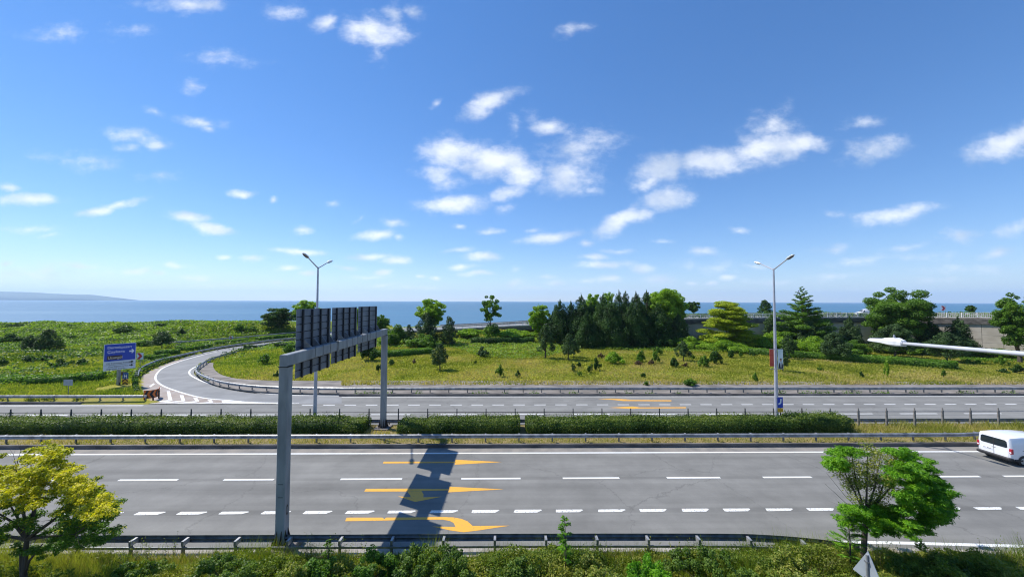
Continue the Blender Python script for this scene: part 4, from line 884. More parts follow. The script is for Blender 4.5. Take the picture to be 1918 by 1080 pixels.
def backs(t, ht):
    b = MB(); b.box(-.5,.5,-.03,0,ht-.32,ht+.32); b.build('board', mat('pale_back', (.30,.33,.38), .5, c2=(.38,.42,.46), scale=3), t)
small_sign('road_sign', 'small plain pale grey board on a thin post behind the left guardrail', 128, 716, 41.2, backs)
# crash cushion end with orange/black chevrons at the gore
E0 = rt(s_of(268, 39.95), 39.95); e1p = gp(271, 741, .2); e2p = gp(298, 738.5, .2)
t = thing('guardrail_end', 'curved orange and black chevron guardrail end at the tip of the gore', 'guardrail end', (0,0,0))
pts = cr_path([at(269,740,39.9)*[1,1,0], at(280,740,40.0)*[1,1,0], at(290,740,40.35)*[1,1,0], at(296,740,40.9)*[1,1,0], at(298.5,740,41.7)*[1,1,0]], 6)
b = MB(); b.sweep(pts, [(0,.28),(-.02,.28),(-.02,1.14),(0,1.14)]); p = b.build('board', mOrange, t)
b = MB(); cum = np.r_[0, np.cumsum(np.linalg.norm(np.diff(pts, axis=0), axis=1))]
def onp(d_, z_):
    q_ = np.array([np.interp(d_, cum, pts[:, i]) for i in range(3)]); q2 = np.array([np.interp(d_+.05, cum, pts[:, i]) for i in range(3)]); n_ = q2-q_; n_ = np.array([n_[1], -n_[0], 0]); n_ /= (np.linalg.norm(n_)+1e-9)
    return q_+n_*.07+np.array([0, 0, z_])
for k in range(6):
    a = .12+k*.42
    if a+.4 > cum[-1]: break
    b.poly([onp(a+.2,.30), onp(a+.4,.30), onp(a+.2,.71), onp(a,.71)]); b.poly([onp(a,.71), onp(a+.2,.71), onp(a+.4,1.12), onp(a+.2,1.12)])
b.build('chevron', mBlk, p)
b = MB()
for k in (0, 9, 18): q_ = pts[k]; b.box(q_[0]-.05, q_[0]+.05, q_[1]+.05, q_[1]+.15, 0, .9)
b.build('post', mRust, t)

# triangular sign seen from behind, lower right
Pz = at(1627, 1045, 11.0); Xs = Pz[0]
t = thing('warning_sign', 'back of a grey triangular road sign above a round one, lower right corner', 'sign', (Xs, 11.0, 0))
za = at(1622, 1031, 11.0)[2]; b = MB()
tri = [(0,0,za),(0,.5,za-.86),(0,-.5,za-.86)]
b.add([(x-.02,y,z) for x,y,z in tri]+[(x-.005,y,z) for x,y,z in tri], [(0,1,2),(5,4,3),(0,3,4,1),(1,4,5,2),(2,5,3,0)]); b.build('triangle_plate', mat('sign_back_pale', (.36,.40,.45), .45, .3, c2=(.42,.46,.5), scale=2), t)
b = MB(); b.loft([[(x_,.40*math.cos(a),za-1.32+.40*math.sin(a)) for a in np.linspace(0,2*math.pi,28,endpoint=False)] for x_ in (-.02,-.005)]); b.build('round_plate', bpy.data.materials['sign_back_pale'], t)
b = MB(); b.tube([(-.055,0,0),(-.055,0,za-.10)], .032, 10); b.build('post', mGalv, t)
b = MB()
for z_ in (za-.3, za-.75, za-1.2, za-1.5):
    b = MB(); b.box(-.095,-.02,-.05,.05,z_-.02,z_+.02); b.build('clamp', mGalvD, t)

# ================================================================ vans
mVan = mat('white_car_paint', (.80,.80,.82), .28, coat=.6); mGlass = mat('tinted_glass', (.018,.028,.035), .07, spec=.7); mRub = mat('black_plastic', (.018,.018,.02), .55)
mTyre = mat('tyre_rubber', (.02,.02,.02), .85); mRim = mat('steel_rim', (.42,.44,.45), .4, .7); mTail = mat('tail_lamp', (.42,.012,.03), .18, coat=.5)
def van(label, loc, rz):
    """length along +x (front), width along y, origin on the road under the rear bumper centre"""
    g = thing('van', label, 'van', loc, rz)
    Wd = .90; xs = [ (.0,.46,1.66,.80,.74),(.05,.36,1.76,.86,.76),(.16,.32,1.80,.90,.76),(.9,.30,1.85,.90,.77),(2.1,.30,1.86,.90,.77),(2.75,.30,1.82,.90,.76),(3.05,.30,1.62,.90,.74),(3.55,.30,1.16,.89,.76),(4.05,.32,1.02,.86,.74),(4.30,.36,.86,.80,.68),(4.38,.42,.70,.70,.6)]
    rings = []
    for x, z0, z1, w, wt in xs:
        h = z1-z0; r = []
        prof = [(w*.90,z0),(w,z0+.10*h),(w,z0+.50*h),(w*.985,z0+.62*h),(wt+(w-wt)*.35,z0+.90*h),(wt,z0+.965*h),(wt*.72,z1)]
        r = [(x+ (0 if x > .01 else -.0), y, z) for y, z in prof]+[(x, -y, z) for y, z in prof[::-1]]
        rings.append(r)
    b = MB(); b.loft(rings); body = b.build('body', mVan, g)
    for p in body.data.polygons: p.use_smooth = True
    md = body.modifiers.new('es', 'EDGE_SPLIT'); md.split_angle = R(32)
    # rear doors: window pair, seam, plate, handle
    xr = .0
    def rear(pts, name, m, off=.012, par=g, th=.02):
        b = MB(); zs = lambda z: -off
        f0 = [(zs(z)-.0, y, z) for y, z in pts]; f1 = [(zs(z)+th+.02, y, z) for y, z in pts]; b.loft([f1, f0]); return b.build(name, m, par)
    rear([(-.70,.50),(.70,.50),(.77,1.0),(.72,1.54),(.62,1.62),(-.62,1.62),(-.72,1.54),(-.77,1.0)], 'rear_door', mVan, .006)
    rear([(-.64,1.10),(.64,1.10),(.70,1.17),(.67,1.50),(.58,1.58),(-.58,1.58),(-.67,1.50),(-.70,1.17)], 'rear_window', mGlass, .018)
    rear([(-.035,1.10),(.035,1.10),(.035,1.56),(-.035,1.56)], 'window_divider', mRub, .026)
    rear([(-.012,.5),(.012,.5),(.012,1.1),(-.012,1.1)], 'door_seam', mRub, .0095)
    pl = rear([(.06,.70),(.58,.70),(.58,.82),(.06,.82)], 'number_plate', mTxt, .022)
    b = MB()
    for k in range(7):
        if k in (2,): continue
        y = .53-k*.062; b.box(-.026,-.0235,y-.036,y,.735,.79)
    b.build('plate_characters', mBlk, pl)
    rear([(-.10,.91),(.10,.91),(.10,.935),(-.10,.935)], 'badge', mGalvD, .018)
    for s_ in (-1, 1):
        b = MB(); y0, y1 = (s_*.77, s_*.915); y0, y1 = min(y0,y1), max(y0,y1); b.box(-.02,.13,y0,y1,.76,1.10,bev=.02); lt = b.build('tail_light', mTail, g)
        b = MB(); yy_ = (y0+y1)/2; b.box(-.026,-.016,yy_-.05,yy_+.04,.82,.90); b.build('reverse_lens', mTxt, lt)
    b = MB(); b.box(-.12,.20,-.90,.90,.30,.50,bev=.05); b.build('rear_bumper', mRub, g)
    b = MB(); b.box(.2,.75,-.925,-.86,.28,.42,bev=.02); b.box(.2,.75,.86,.925,.28,.42,bev=.02); b.box(1.45,3.2,-.925,-.86,.28,.40,bev=.02); b.box(1.45,3.2,.86,.925,.28,.40,bev=.02); b.build('sill', mRub, g)
    b = MB(); b.box(.75,2.3,-.908,-.893,.98,1.0); b.box(.75,2.3,.893,.908,.98,1.0); b.build('sliding_door_rail', mRub, g)
    for s_ in (-1, 1):
        b = MB(); y = s_*.885; p = [(2.25,1.12),(3.22,1.12),(2.93,1.60),(2.25,1.66)]; o_ = .025*s_
        b.loft([[(x, y-o_+(-.10*s_ if z > 1.3 else 0), z) for x, z in p], [(x, y+o_*.6+(-.10*s_ if z > 1.3 else 0), z) for x, z in p]]); b.build('side_window', mGlass, g)
        b = MB(); b.box(3.05,3.2,min(s_*.92,s_*1.08),max(s_*.92,s_*1.08),1.05,1.28,bev=.03); b.build('mirror', mRub, g)
        b = MB(); b.box(4.15,4.36,min(s_*.58,s_*.8),max(s_*.58,s_*.8),.66,.82,bev=.02); b.build('headlight', mTxt, g)
    b = MB(); b.add([(3.03,-.70,1.62),(3.03,.70,1.62),(3.58,.80,1.14),(3.58,-.80,1.14)], [(0,1,2,3)]); b.v = [(x+.02, y, z+.02) for x, y, z in b.v]; b.build('windscreen', mGlass, g)
    for x in (.78, 3.50):
        for s_ in (-1, 1):
            w = empty('wheel', (x, s_*.80, .31)); w.parent = g
            b = MB(); b.loft([[(r_*math.cos(a), s_*y, r_*math.sin(a)) for a in np.linspace(0,2*math.pi,26,endpoint=False)] for r_, y in ((.26,-.1),(.31,-.08),(.31,.085),(.27,.115),(.2,.115))]); b.build('tyre', mTyre, w)
            b = MB(); b.loft([[(r_*math.cos(a), s_*y, r_*math.sin(a)) for a in np.linspace(0,2*math.pi,26,endpoint=False)] for r_, y in ((.205,.116),(.185,.122),(.16,.095),(.07,.09),(.05,.12))]); b.build('rim', mRim, w)
            b = MB(); n_ = 18; o1 = [(x+.37*math.cos(a), .31+.37*math.sin(a)) for a in np.linspace(-.15, math.pi+.15, n_)]; i1 = [(x+.32*math.cos(a), .31+.32*math.sin(a)) for a in np.linspace(-.15, math.pi+.15, n_)]
            for k in range(n_-1):
                y = s_*.912; b.quad((o1[k][0],y,o1[k][1]),(o1[k+1][0],y,o1[k+1][1]),(i1[k+1][0],y,i1[k+1][1]),(i1[k][0],y,i1[k][1]))
            b.poly([(x+.33*math.cos(a), s_*.906, .31+.33*math.sin(a)) for a in np.linspace(0,2*math.pi,24,endpoint=False)])
            b.build('wheel_arch', mRub, g)
    return g
Vp = at(1862, 862, 25.7)
van('white panel van driving right on the nearest carriageway, seen from behind', (33.15, 25.75, .006), TH)
van('distant white van driving left on the raised highway, cut off by the broad tree', (93.2, 94.2, 7.27), math.pi-.42)
# ================================================================ vegetation
LM = dict(
 cyp=leafmat('cypress_leaf', (.010,.030,.008), (.028,.070,.016), (.075,.155,.032), .12, .6),
 pine=leafmat('pine_needles', (.020,.048,.016), (.048,.095,.032), (.105,.18,.05), .15, .6),
 dark=leafmat('dark_leaf', (.016,.042,.008), (.038,.09,.015), (.075,.155,.025), .3),
 bram=leafmat('bramble_leaf', (.032,.07,.010), (.08,.15,.02), (.18,.26,.04), .35, pscale=.8),
 mid=leafmat('green_leaf', (.03,.08,.008), (.075,.165,.016), (.16,.28,.03), .35),
 light=leafmat('light_green_leaf', (.08,.16,.012), (.17,.30,.022), (.29,.43,.04), .4),
 yel=leafmat('yellow_green_leaf', (.10,.17,.010), (.26,.34,.02), (.44,.48,.04), .4),
 gold=leafmat('golden_leaf', (.10,.14,.008), (.36,.37,.018), (.66,.58,.03), .4, pscale=.8),
 brown=leafmat('dry_brown_leaf', (.07,.04,.025), (.14,.09,.05), (.24,.17,.09), .2),
 hedge=leafmat('hedge_leaf', (.026,.058,.009), (.062,.115,.017), (.17,.22,.04), .3, pscale=.6),
 kudzu=leafmat('vine_leaf', (.06,.12,.012), (.125,.215,.022), (.25,.35,.05), .4),
 acac=leafmat('acacia_leaf', (.045,.13,.008), (.09,.25,.012), (.20,.40,.02), .4, pscale=.8),
 weed=leafmat('weed_leaf', (.055,.10,.012), (.135,.20,.022), (.34,.34,.07), .35, pscale=.5),
 grass=leafmat('grass_blade', (.125,.165,.02), (.29,.295,.04), (.47,.38,.15), .35, pscale=.12),
 lgrass=leafmat('rank_grass_blade', (.07,.13,.012), (.18,.25,.022), (.38,.38,.07), .35, pscale=.12),
 dgrass=leafmat('dry_grass_blade', (.18,.15,.04), (.36,.29,.10), (.58,.47,.2), .3, pscale=.3))

def uni(n): v = rng.normal(size=(n, 3)); return v/np.linalg.norm(v, axis=1, keepdims=True)
def fill_clumps(cl, dens, la, up=.5, shell=.55, spread=.6, flat=0):
    """cl: rows cx,cy,cz,rx,ry,rz ; returns leaf centres, normals, axes, rnd"""
    Ps, Ns, As, Rs = [], [], [], []
    for c in cl:
        area = 4*math.pi*((c[3]*c[4])**1.6/3+(c[3]*c[5])**1.6/3+(c[4]*c[5])**1.6/3)**(1/1.6)
        n = max(4, int(area*dens)); d = uni(n); r = (shell+(1-shell)*rng.random(n)**.6)*(1+.18*rng.normal(size=n)*.5)
        P = np.array(c[:3])+d*r[:, None]*np.array(c[3:6]); k = rng.normal(size=(n, 3))*spread
        N = d*.7+np.array([0, 0, up])+k; Ps.append(P); Ns.append(N)
        A = d*1.0+np.array([0, 0, flat])+rng.normal(size=(n, 3))*.6; As.append(A)
        Rs.append(np.clip(rng.random(n)*.8+.2*rng.random(), 0, 1))
    return np.concatenate(Ps), np.concatenate(Ns), np.concatenate(As), np.concatenate(Rs)

def profile_crown(kind, h, w, base):
    cl = []; R_ = w/2
    if kind == 'broad':
        n = int(80+h*3)
        for i in range(n):
            d = uni(1)[0]; d[2] = d[2]*.9+.1; rr = rng.uniform(.35, 1.0)
            c = np.array([d[0]*R_*rr, d[1]*R_*rr, base+(h-base)*(.5+.5*d[2]*rr)]); s = rng.uniform(.10, .23)*R_
            cl.append([*c, s*1.2, s*1.2, s*.75*min(1.3, (h-base)/w)])
        cl.append([0, 0, base+(h-base)*.45, R_*.5, R_*.5, (h-base)*.32])
    elif kind == 'cypress':     # dense, widest low, ragged pointed top
        n = 46
        for i in range(n):
            q = (i+.5)/n; z = base+(h-base)*q**1.05
            rad = R_*(1.12*(1-q)**.66)*min(1, .62+3.2*q); a = i*2.4+rng.uniform(-.5, .5); rr = rng.uniform(.35, .95)
            s = max(.20, rad*rng.uniform(.32, .58))
            cl.append([math.cos(a)*rad*rr, math.sin(a)*rad*rr, z, s*.85, s*.85, s*1.3])
        for k in range(7): cl.append([rng.uniform(-.06,.06), rng.uniform(-.06,.06), h+.3-k*.35, .07+.07*k, .07+.07*k, .3])
        cl.append([0, 0, base+(h-base)*.35, R_*.6, R_*.6, (h-base)*.33])
    elif kind == 'pine':
        n = int(30+h*2)
        for i in range(n):
            q = (i+.5)/n; z = base+(h-base)*q; rad = R_*(math.sin(math.pi*min(1, .30+.68*q))**.75); a = i*2.4+rng.uniform(-.6, .6); rr = rng.uniform(.35, .92)
            s = rng.uniform(.17, .27)*R_*(1.15-.4*q)
            cl.append([math.cos(a)*rad*rr, math.sin(a)*rad*rr, z, s*1.1, s*1.1, s*.95])
        cl.append([0, 0, base+(h-base)*.42, R_*.45, R_*.45, (h-base)*.3])
    elif kind == 'tiered':      # spreading flat tiers
        n = int(70+w*4)
        for i in range(n):
            q = rng.random()**1.15; z = base+(h-base)*q; rad = R_*(max(.03, 1-(q*.97)**1.5))**.62; a = rng.uniform(0, 6.28); rr = rng.uniform(.25, .92)
            s = rng.uniform(.17, .30)*R_*.9
            cl.append([math.cos(a)*rad*rr, math.sin(a)*rad*rr, z+.1*h*(1-rr), s*1.25, s*1.25, s*.34])
    elif kind == 'spire':       # conical, open, with drooping shelves
        n = 60
        for i in range(n):
            q = (i+.5)/n; z = base+(h-base)*q; rad = R_*(1-q)**.8*(.75+.35*rng.random()); a = i*2.4+rng.uniform(-.4, .4)
            for rr in (.35, .72, 1.0):
                if rad*rr < .15 and rr < 1: continue
                s = max(.18, rad*.22); cl.append([math.cos(a)*rad*rr, math.sin(a)*rad*rr, z-.03*h*rr+.05*h*rr*rr, s*1.15, s*1.15, s*.5])
    elif kind == 'open':        # two lobes with a gap of bare stem
        for i in range(52):
            d = uni(1)[0]; rr = rng.uniform(.3, 1.0); s = rng.uniform(.13, .24)*R_; cl.append([d[0]*R_*rr, d[1]*R_*rr, h*.66+h*.27*d[2]*rr, s, s, s*.8])
        for i in range(12):
            d = uni(1)[0]; rr = rng.uniform(.3, .8); cl.append([d[0]*R_*rr*.85, d[1]*R_*rr*.85, h*.22+h*.16*d[2]*rr, R_*.30, R_*.30, R_*.26])
    elif kind == 'tangle':      # wide irregular mound of growth
        sd_x, sd_y = rng.uniform(0, 50, 2)
        for i in range(int(60+w*22)):
            a = rng.uniform(0, 6.28); rr = math.sqrt(rng.random()); x, y = math.cos(a)*R_*rr, math.sin(a)*R_*rr*.8
            hh = h*(.30+.95*float(fbm(np.array([x*1.3+sd_x]), np.array([y*1.3+sd_y]), 3)[0]))*(1-.45*rr**3); s = rng.uniform(.07, .17)
            cl.append([x, y, hh*rng.uniform(.3, 1), s*1.2, s*1.2, s*rng.uniform(.7, 1.5)])
    elif kind == 'shrub':
        ph = rng.uniform(0, 6.28)
        for i in range(int(14+w*6)):
            d = uni(1)[0]; d[2] = abs(d[2]); rr = rng.uniform(.15, 1.05); s = rng.uniform(.12, .34); lob = 1+.28*math.sin(2*math.atan2(d[1], d[0])+ph)
            cl.append([d[0]*R_*rr*lob, d[1]*R_*rr*lob, h*.22+h*rng.uniform(.25, .72)*d[2]*(1.15-.4*rr), R_*s, R_*s, h*s*rng.uniform(.45, .9)])
    return cl
def trunk_mesh(h, w, base, r0, kind, cl, lean=0):
    b = MB(); n = 6; top = h*(.93 if kind in ('cypress', 'spire', 'pine') else .72)
    pts = [(rng.normal()*.03*h*(i/n)+lean*i/n, rng.normal()*.03*h*(i/n), -.25+(top+.25)*i/n) for i in range(n+1)]; pts[0] = (0, 0, -.25)
    b.tube(pts, [r0*(1.25 if i == 0 else 1-.82*i/n) for i in range(n+1)], 7)
    idx = rng.choice(len(cl), min(len(cl), 9 if kind != 'cypress' else 4), replace=False)
    for j in idx:
        c = cl[j]; z0_ = max(base*.8, min(top*.9, c[2]-.25*h*rng.random()-.1*h)); f = (z0_+.25)/(top+.25)*n; k = min(n-1, int(f)); u = f-k
        p0 = [pts[k][i]*(1-u)+pts[k+1][i]*u for i in range(3)]; rr = max(.018, r0*(1-.82*f/n)*.55)
        mid = [(p0[0]+c[0])/2, (p0[1]+c[1])/2, (p0[2]+c[2])/2-.03*h]; b.tube([p0, mid, c[:3]], [rr, rr*.7, rr*.25], 5)
    return b
_YS = np.arange(40.5, 150, .25)
def hit(px, py):
    """first point of the terrain seen at this pixel"""
    d = ray(px, py); X = d[0]/d[1]*_YS; Z = HC+d[2]/d[1]*_YS; T_ = terrain(X, _YS); k = np.nonzero((T_ >= Z) & (T_ > -.1))[0]
    i = k[0] if len(k) else int(np.argmin(Z-T_)); return np.array([X[i], _YS[i], T_[i]])
def tree(name, label, cat, px, py, top, w_px, kind, leaf, Y=None, z=None, base=.18, group=None, dens=None, la=None, r0=None, names=('trunk', 'crown')):
    """px,py = foot of the tree in the photograph, top = row of its top, w_px its crown width"""
    if Y is None:
        P = hit(px, py); Y = P[1]
    P = at(px, py, Y); z0_ = float(terrain(P[0], P[1])) if z is None else z
    T = at(px, top, Y); h = T[2]-z0_; w = w_px*Y/FOC*.98
    t = thing(name, label, cat, (P[0], Y, z0_), rng.uniform(0, 6.28), group)
    h = max(h, .35); cl = profile_crown(kind, h*.97, w, h*base)
    sc_ = (w/2)/np.percentile([math.hypot(c[0], c[1])+.8*c[3] for c in cl], 93); zt_ = max(c[2]+.8*c[5] for c in cl); sz_ = h/zt_
    cl = [[c[0]*sc_, c[1]*sc_, c[2]*sz_, c[3]*sc_, c[4]*sc_, c[5]*sz_] for c in cl]
    la_ = la or float(np.clip(Y*.0017, .05, .26)); dn = dens or .95/(la_*la_*1.1)*.9
    P_, N_, A_, R_ = fill_clumps(cl, dn, la_, up={'cypress': .1, 'tiered': 1.6, 'spire': 1.2}.get(kind, .5), flat={'cypress': 1.1, 'pine': .7}.get(kind, 0))
    asp = {'cypress': .42, 'pine': .4, 'spire': .5}.get(kind, .62)
    keep = P_[:, 2] > .02; P_, N_, A_, R_ = P_[keep], N_[keep], A_[keep], R_[keep]
    s = la_*rng.uniform(.7, 1.35, len(P_))
    trunk_mesh(h, w, h*base, r0 or max(.05, .018*h+.02*w*.5), kind, cl).build(names[0], mBark, t)
    leaf_object(names[1], P_, N_, A_, s, s*asp, LM[leaf], t, R_)
    return t

WOOD = 'cypresses of the dark wood in the middle of the field'
cyp = [(1049,637,559,38,'leftmost dark cypress of the dark wood, beside the light green tree'),(1070,640,562,34,'second dark cypress from the left end of the wood, a little lower than its neighbours'),
 (1089,642,549,38,'dark cypress with the first tall pointed tip from the left of the wood'),(1107,641,562,34,'dark blunt cypress right of the first tall tip of the wood'),
 (1130,646,548,40,'dark cypress in front of the pale green crown that shows over the wood'),(1146,651,560,42,'dark front cypress low in the middle of the wood'),
 (1160,648,542,36,'dark cypress with the left one of the two close twin tips'),(1172,644,543,34,'dark cypress with the right one of the two close twin tips'),
 (1181,654,570,42,'dark wide front cypress under the twin tips of the wood'),(1192,646,545,38,'dark cypress with a tall lone tip right of the twin tips'),
 (1212,644,542,46,'tallest broad dark cypress at the right of the wood, before the light green tree'),(1232,647,566,40,'dark cypress under the left side of the large light green tree'),
 (1100,652,578,34,'dark low cypress at the front left of the wood')]
for i, (x, y, tp, w, lb) in enumerate(cyp): tree('cypress_tree', lb, 'tree', x, y, tp, w*1.45, 'cypress', 'cyp', Y=(92.5 if y < 645 else 88.5) if y < 650 else 85.5, z=.3, base=.13 if y < 650 else .06, group=WOOD)
tree('cypress_tree', 'bluish dark conifer at the right end of the wood, beside the bare piece of wall', 'tree', 1270, 640, 583, 50, 'cypress', 'pine', Y=88, z=.3, base=.03)
FP = 'young pines scattered on the grass'
pines = [(824,693,643,38,'round young pine standing alone right of the gantry, casting a shadow on the grass'),(1021.5,670.6,608,36,'taller pale tipped pine on the grass at the left front of the dark wood'),
 (1064.8,673.8,624,35,'round blue green pine in front of the dark wood, right of the taller pale one'),(1075,669,636,26,'small pine half hidden behind the round blue green one'),
 (1280,676,638,31,'small round pine standing alone on the grass right of the dark wood'),(1466.4,695,651,26,'small dark pine just right of the right street lamp banner'),
 (1564,675,622,54,'dull green spreading pine above the long clipped hedge'),(1677,669,606,60,'greyish pine right behind the white luminaire'),
 (1646.6,661,621,34,'small dark pine behind the tip of the white luminaire'),(1774,677,622,60,'olive green pine under the near lamp arm, before the dark conical tree'),
 (766,646,607,25,'slim dark pine left of the light green tree near the gantry'),(1478,672,627,28,'dark slim pine right of the right street lamp, behind the hedge')]
for i, (x, y, tp, w, lb) in enumerate(pines): tree('pine_tree', lb, 'tree', x, y, tp, w, 'pine', 'pine', base=.26 if y > 660 else .12, group=FP if i < 6 else None)
T = tree
T('broadleaf_tree', 'light green tree with the highest crown between the gantry and the wood', 'tree', 808, 642, 560, 56, 'broad', 'light', Y=92, base=.35)
T('pine_tree', 'large dark pine under the light green tree between the gantry and the wood', 'tree', 800, 643, 585, 56, 'pine', 'pine', Y=89, base=.05)
T('pine_tree', 'dark pine with several pointed tips right of the light green tree', 'tree', 842, 643, 592, 36, 'pine', 'pine', Y=88, base=.05)
T('broadleaf_tree', 'slender open tree in front of the raised highway, its crown in two parts', 'tree', 919, 625, 553, 42, 'open', 'mid', Y=97)
T('broadleaf_tree', 'yellow green round tree at the left end of the dark wood', 'tree', 1012, 628, 571, 42, 'broad', 'light', Y=95, base=.12)
T('broadleaf_tree', 'tall light green tree rising behind the right end of the dark wood', 'tree', 1247, 640, 540, 76, 'broad', 'light', Y=92, base=.15)
T('broadleaf_tree', 'pale green crown peeping over the middle of the dark wood', 'tree', 1112, 640, 550, 34, 'broad', 'light', Y=97, z=.3, base=.3)
T('broadleaf_tree', 'second pale green crown behind the wood, left of the twin tips', 'tree', 1140, 640, 547, 26, 'broad', 'light', Y=97, z=.3, base=.3)
T('broadleaf_tree', 'small round tree on the far side of the highway, alone against the sea', 'tree', 1299, 588, 565, 27, 'broad', 'dark', Y=112, z=5.8, base=.28)
T('broadleaf_tree', 'small dark tree on the far side of the highway left of the right street lamp', 'tree', 1433, 588, 561, 27, 'pine', 'dark', Y=108, z=6.2, base=.2)
T('broadleaf_tree', 'tiny wind blown tree beyond the highway, right of the red chevron sign', 'tree', 1819, 585, 571, 15, 'broad', 'dark', Y=108, z=6.2, base=.3)
T('acacia_tree', 'wide yellow green tree in flat tiers in front of the highway wall', 'tree', 1363, 634, 564, 104, 'tiered', 'yel', Y=84, base=.03)
T('conical_tree', 'tall conical light green tree with shelving branches right of the right street lamp', 'tree', 1504, 640, 536, 96, 'spire', 'mid', Y=83, base=.06)
T('broadleaf_tree', 'big rounded green tree hiding the back of the distant white van', 'tree', 1681, 642, 538, 100, 'broad', 'mid', Y=79, base=.08)
T('conical_tree', 'dark green dense conical tree in front of the pale wall panels', 'tree', 1796, 652, 590, 52, 'cypress', 'pine', Y=73.5, base=.02)
T('conical_tree', 'dark conifer between the big rounded tree and the dark conical one', 'tree', 1743, 646, 597, 50, 'cypress', 'cyp', Y=77, base=.02)
T('conical_tree', 'dull dark conifer left of the big rounded tree, touching the railing', 'tree', 1592, 640, 590, 44, 'cypress', 'pine', Y=81, base=.03)
T('pine_tree', 'dark pine at the foot of the tall conical tree, left side', 'tree', 1446, 634, 588, 40, 'pine', 'pine', Y=86, base=.05)
T('pine_tree', 'blue green bushy pine low in front of the tall conical tree', 'tree', 1516, 645, 602, 46, 'pine', 'pine', Y=80, base=.05)
T('broadleaf_tree', 'green tree cut off by the right edge, standing before the pale wall', 'tree', 1910, 657, 548, 66, 'broad', 'mid', Y=66, base=.10)
T('broadleaf_tree', 'dark green bushy tree on the shore left of the gantry', 'tree', 519, 628, 577, 62, 'broad', 'dark', Y=118, z=1.4, base=.06)
T('broadleaf_tree', 'light green tree behind the nearest gantry sign panel', 'tree', 575, 624, 562, 56, 'broad', 'light', Y=122, z=1.4, base=.12)
T('broadleaf_tree', 'rounded pale green tree right behind the farthest gantry sign panel', 'tree', 714, 620, 589, 32, 'broad', 'mid', Y=106, base=.08)
T('broadleaf_tree', 'light tree glimpsed between the gantry sign panels', 'tree', 671, 622, 578, 24, 'broad', 'light', Y=118, z=1.4, base=.15)
T('conifer_bush', 'nearly black bushy conifer on the left field below the sea', 'tree', 89, 657, 616, 42, 'pine', 'cyp', base=.05)
T('conifer_bush', 'pale grey green bushy conifer left of the nearly black one', 'tree', 57, 655, 627, 30, 'pine', 'pine', base=.03)
T('pine_tree', 'small bare stemmed pine left of the ramp, above the clipped hedges', 'tree', 303, 653, 620, 37, 'pine', 'pine', base=.30)

# foreground trees ------------------------------------------------
def bare_twigs(b, c0, n, ln, r, spread, dirv):
    for _ in range(n):
        d = np.array(dirv)+rng.normal(size=3)*spread; d /= np.linalg.norm(d); p = [np.array(c0)]
        for k in range(3): d = d+rng.normal(size=3)*.16; d /= np.linalg.norm(d); p.append(p[-1]+d*ln*rng.uniform(.25, .42))
        b.tube(p, [r, r*.7, r*.4, r*.15], 4)
        for j in (1, 2):
            e = d+rng.normal(size=3)*.5; e /= np.linalg.norm(e); b.tube([p[j], p[j]+e*ln*.22], [r*.4, r*.12], 3)
# golden tree, lower left
Yt = 13.6; F0 = at(44, 1082, Yt); t = thing('golden_tree', 'yellow green tree with an airy crown at the lower left corner', 'tree', (F0[0], Yt, 0))
cl = []
def pxc(x, y, dy, rx, rz, F=F0, Yt_=Yt):
    p = at(x, y, Yt_+dy); return [p[0]-F[0], p[1]-Yt_, p[2], rx, rx*.95, rz]
for (x, y, n, sp) in ((30,890,9,26),(85,862,9,22),(-20,900,9,26),(60,905,9,26),(120,885,8,20),(145,905,8,20),(165,925,7,18),(185,935,6,15),(20,930,7,28),(75,925,7,26),(-40,940,7,26),(95,850,4,12),(195,950,4,11),(170,965,4,20),(130,975,5,24),(100,1000,4,26),(20,975,5,30),(-10,1000,4,26),(150,990,3,16),(185,985,4,14),(110,1020,4,16),(165,1010,3,12),(60,1030,3,14),(205,960,3,8)):
    for _ in range(n): cl += [pxc(x+rng.normal()*sp, y+rng.normal()*sp*.6, rng.normal()*.8, rng.uniform(.14,.30), rng.uniform(.07,.14)) for _k in range(3)]
P_, N_, A_, R_ = fill_clumps(cl, 300, .06, up=.9, shell=.1)
hz = (P_[:, 2]-3.0)/1.9+rng.normal(size=len(P_))*.18
m1 = hz > .30
leaf_object('crown', P_[m1], N_[m1], A_[m1], .052*rng.uniform(.6,1.3,m1.sum()), .022, LM['gold'], t)
m2 = ~m1; leaf_object('lower_crown', P_[m2], N_[m2], A_[m2], .052*rng.uniform(.6,1.3,m2.sum()), .020, LM['mid'], t)
b = MB(); fk = pxc(50, 1010, 0, 0, 0)[:3]; b.tube([(0,0,-.2),(.05,.02,.5),(.0,0,1.0),fk], [.10,.085,.08,.065], 9); b.tube([(.02,0,.35),(-.16,.05,1.1),(-.30,.1,1.9)], [.06,.05,.03], 7); b.tube([(.03,0,.8),(.30,-.1,1.5),(.75,-.1,2.1)], [.05,.04,.02], 7)
for (x, y, dy) in ((125,950,.2),(95,975,-.4),(60,900,.3),(10,930,.1),(-20,950,-.3),(165,960,.1),(85,905,.5),(30,880,-.2),(140,1000,-.3),(-40,985,.4)):
    e = np.array(pxc(x, y, dy, 0, 0)[:3]); m_ = np.array(fk)*.5+e*.5+rng.normal(size=3)*.08; b.tube([fk, m_, e], [.055,.038,.014], 6)
    bare_twigs(b, e, 5, .9, .012, .5, (e-np.array(fk))/np.linalg.norm(e-np.array(fk)))
b.build('trunk', mBark, t)
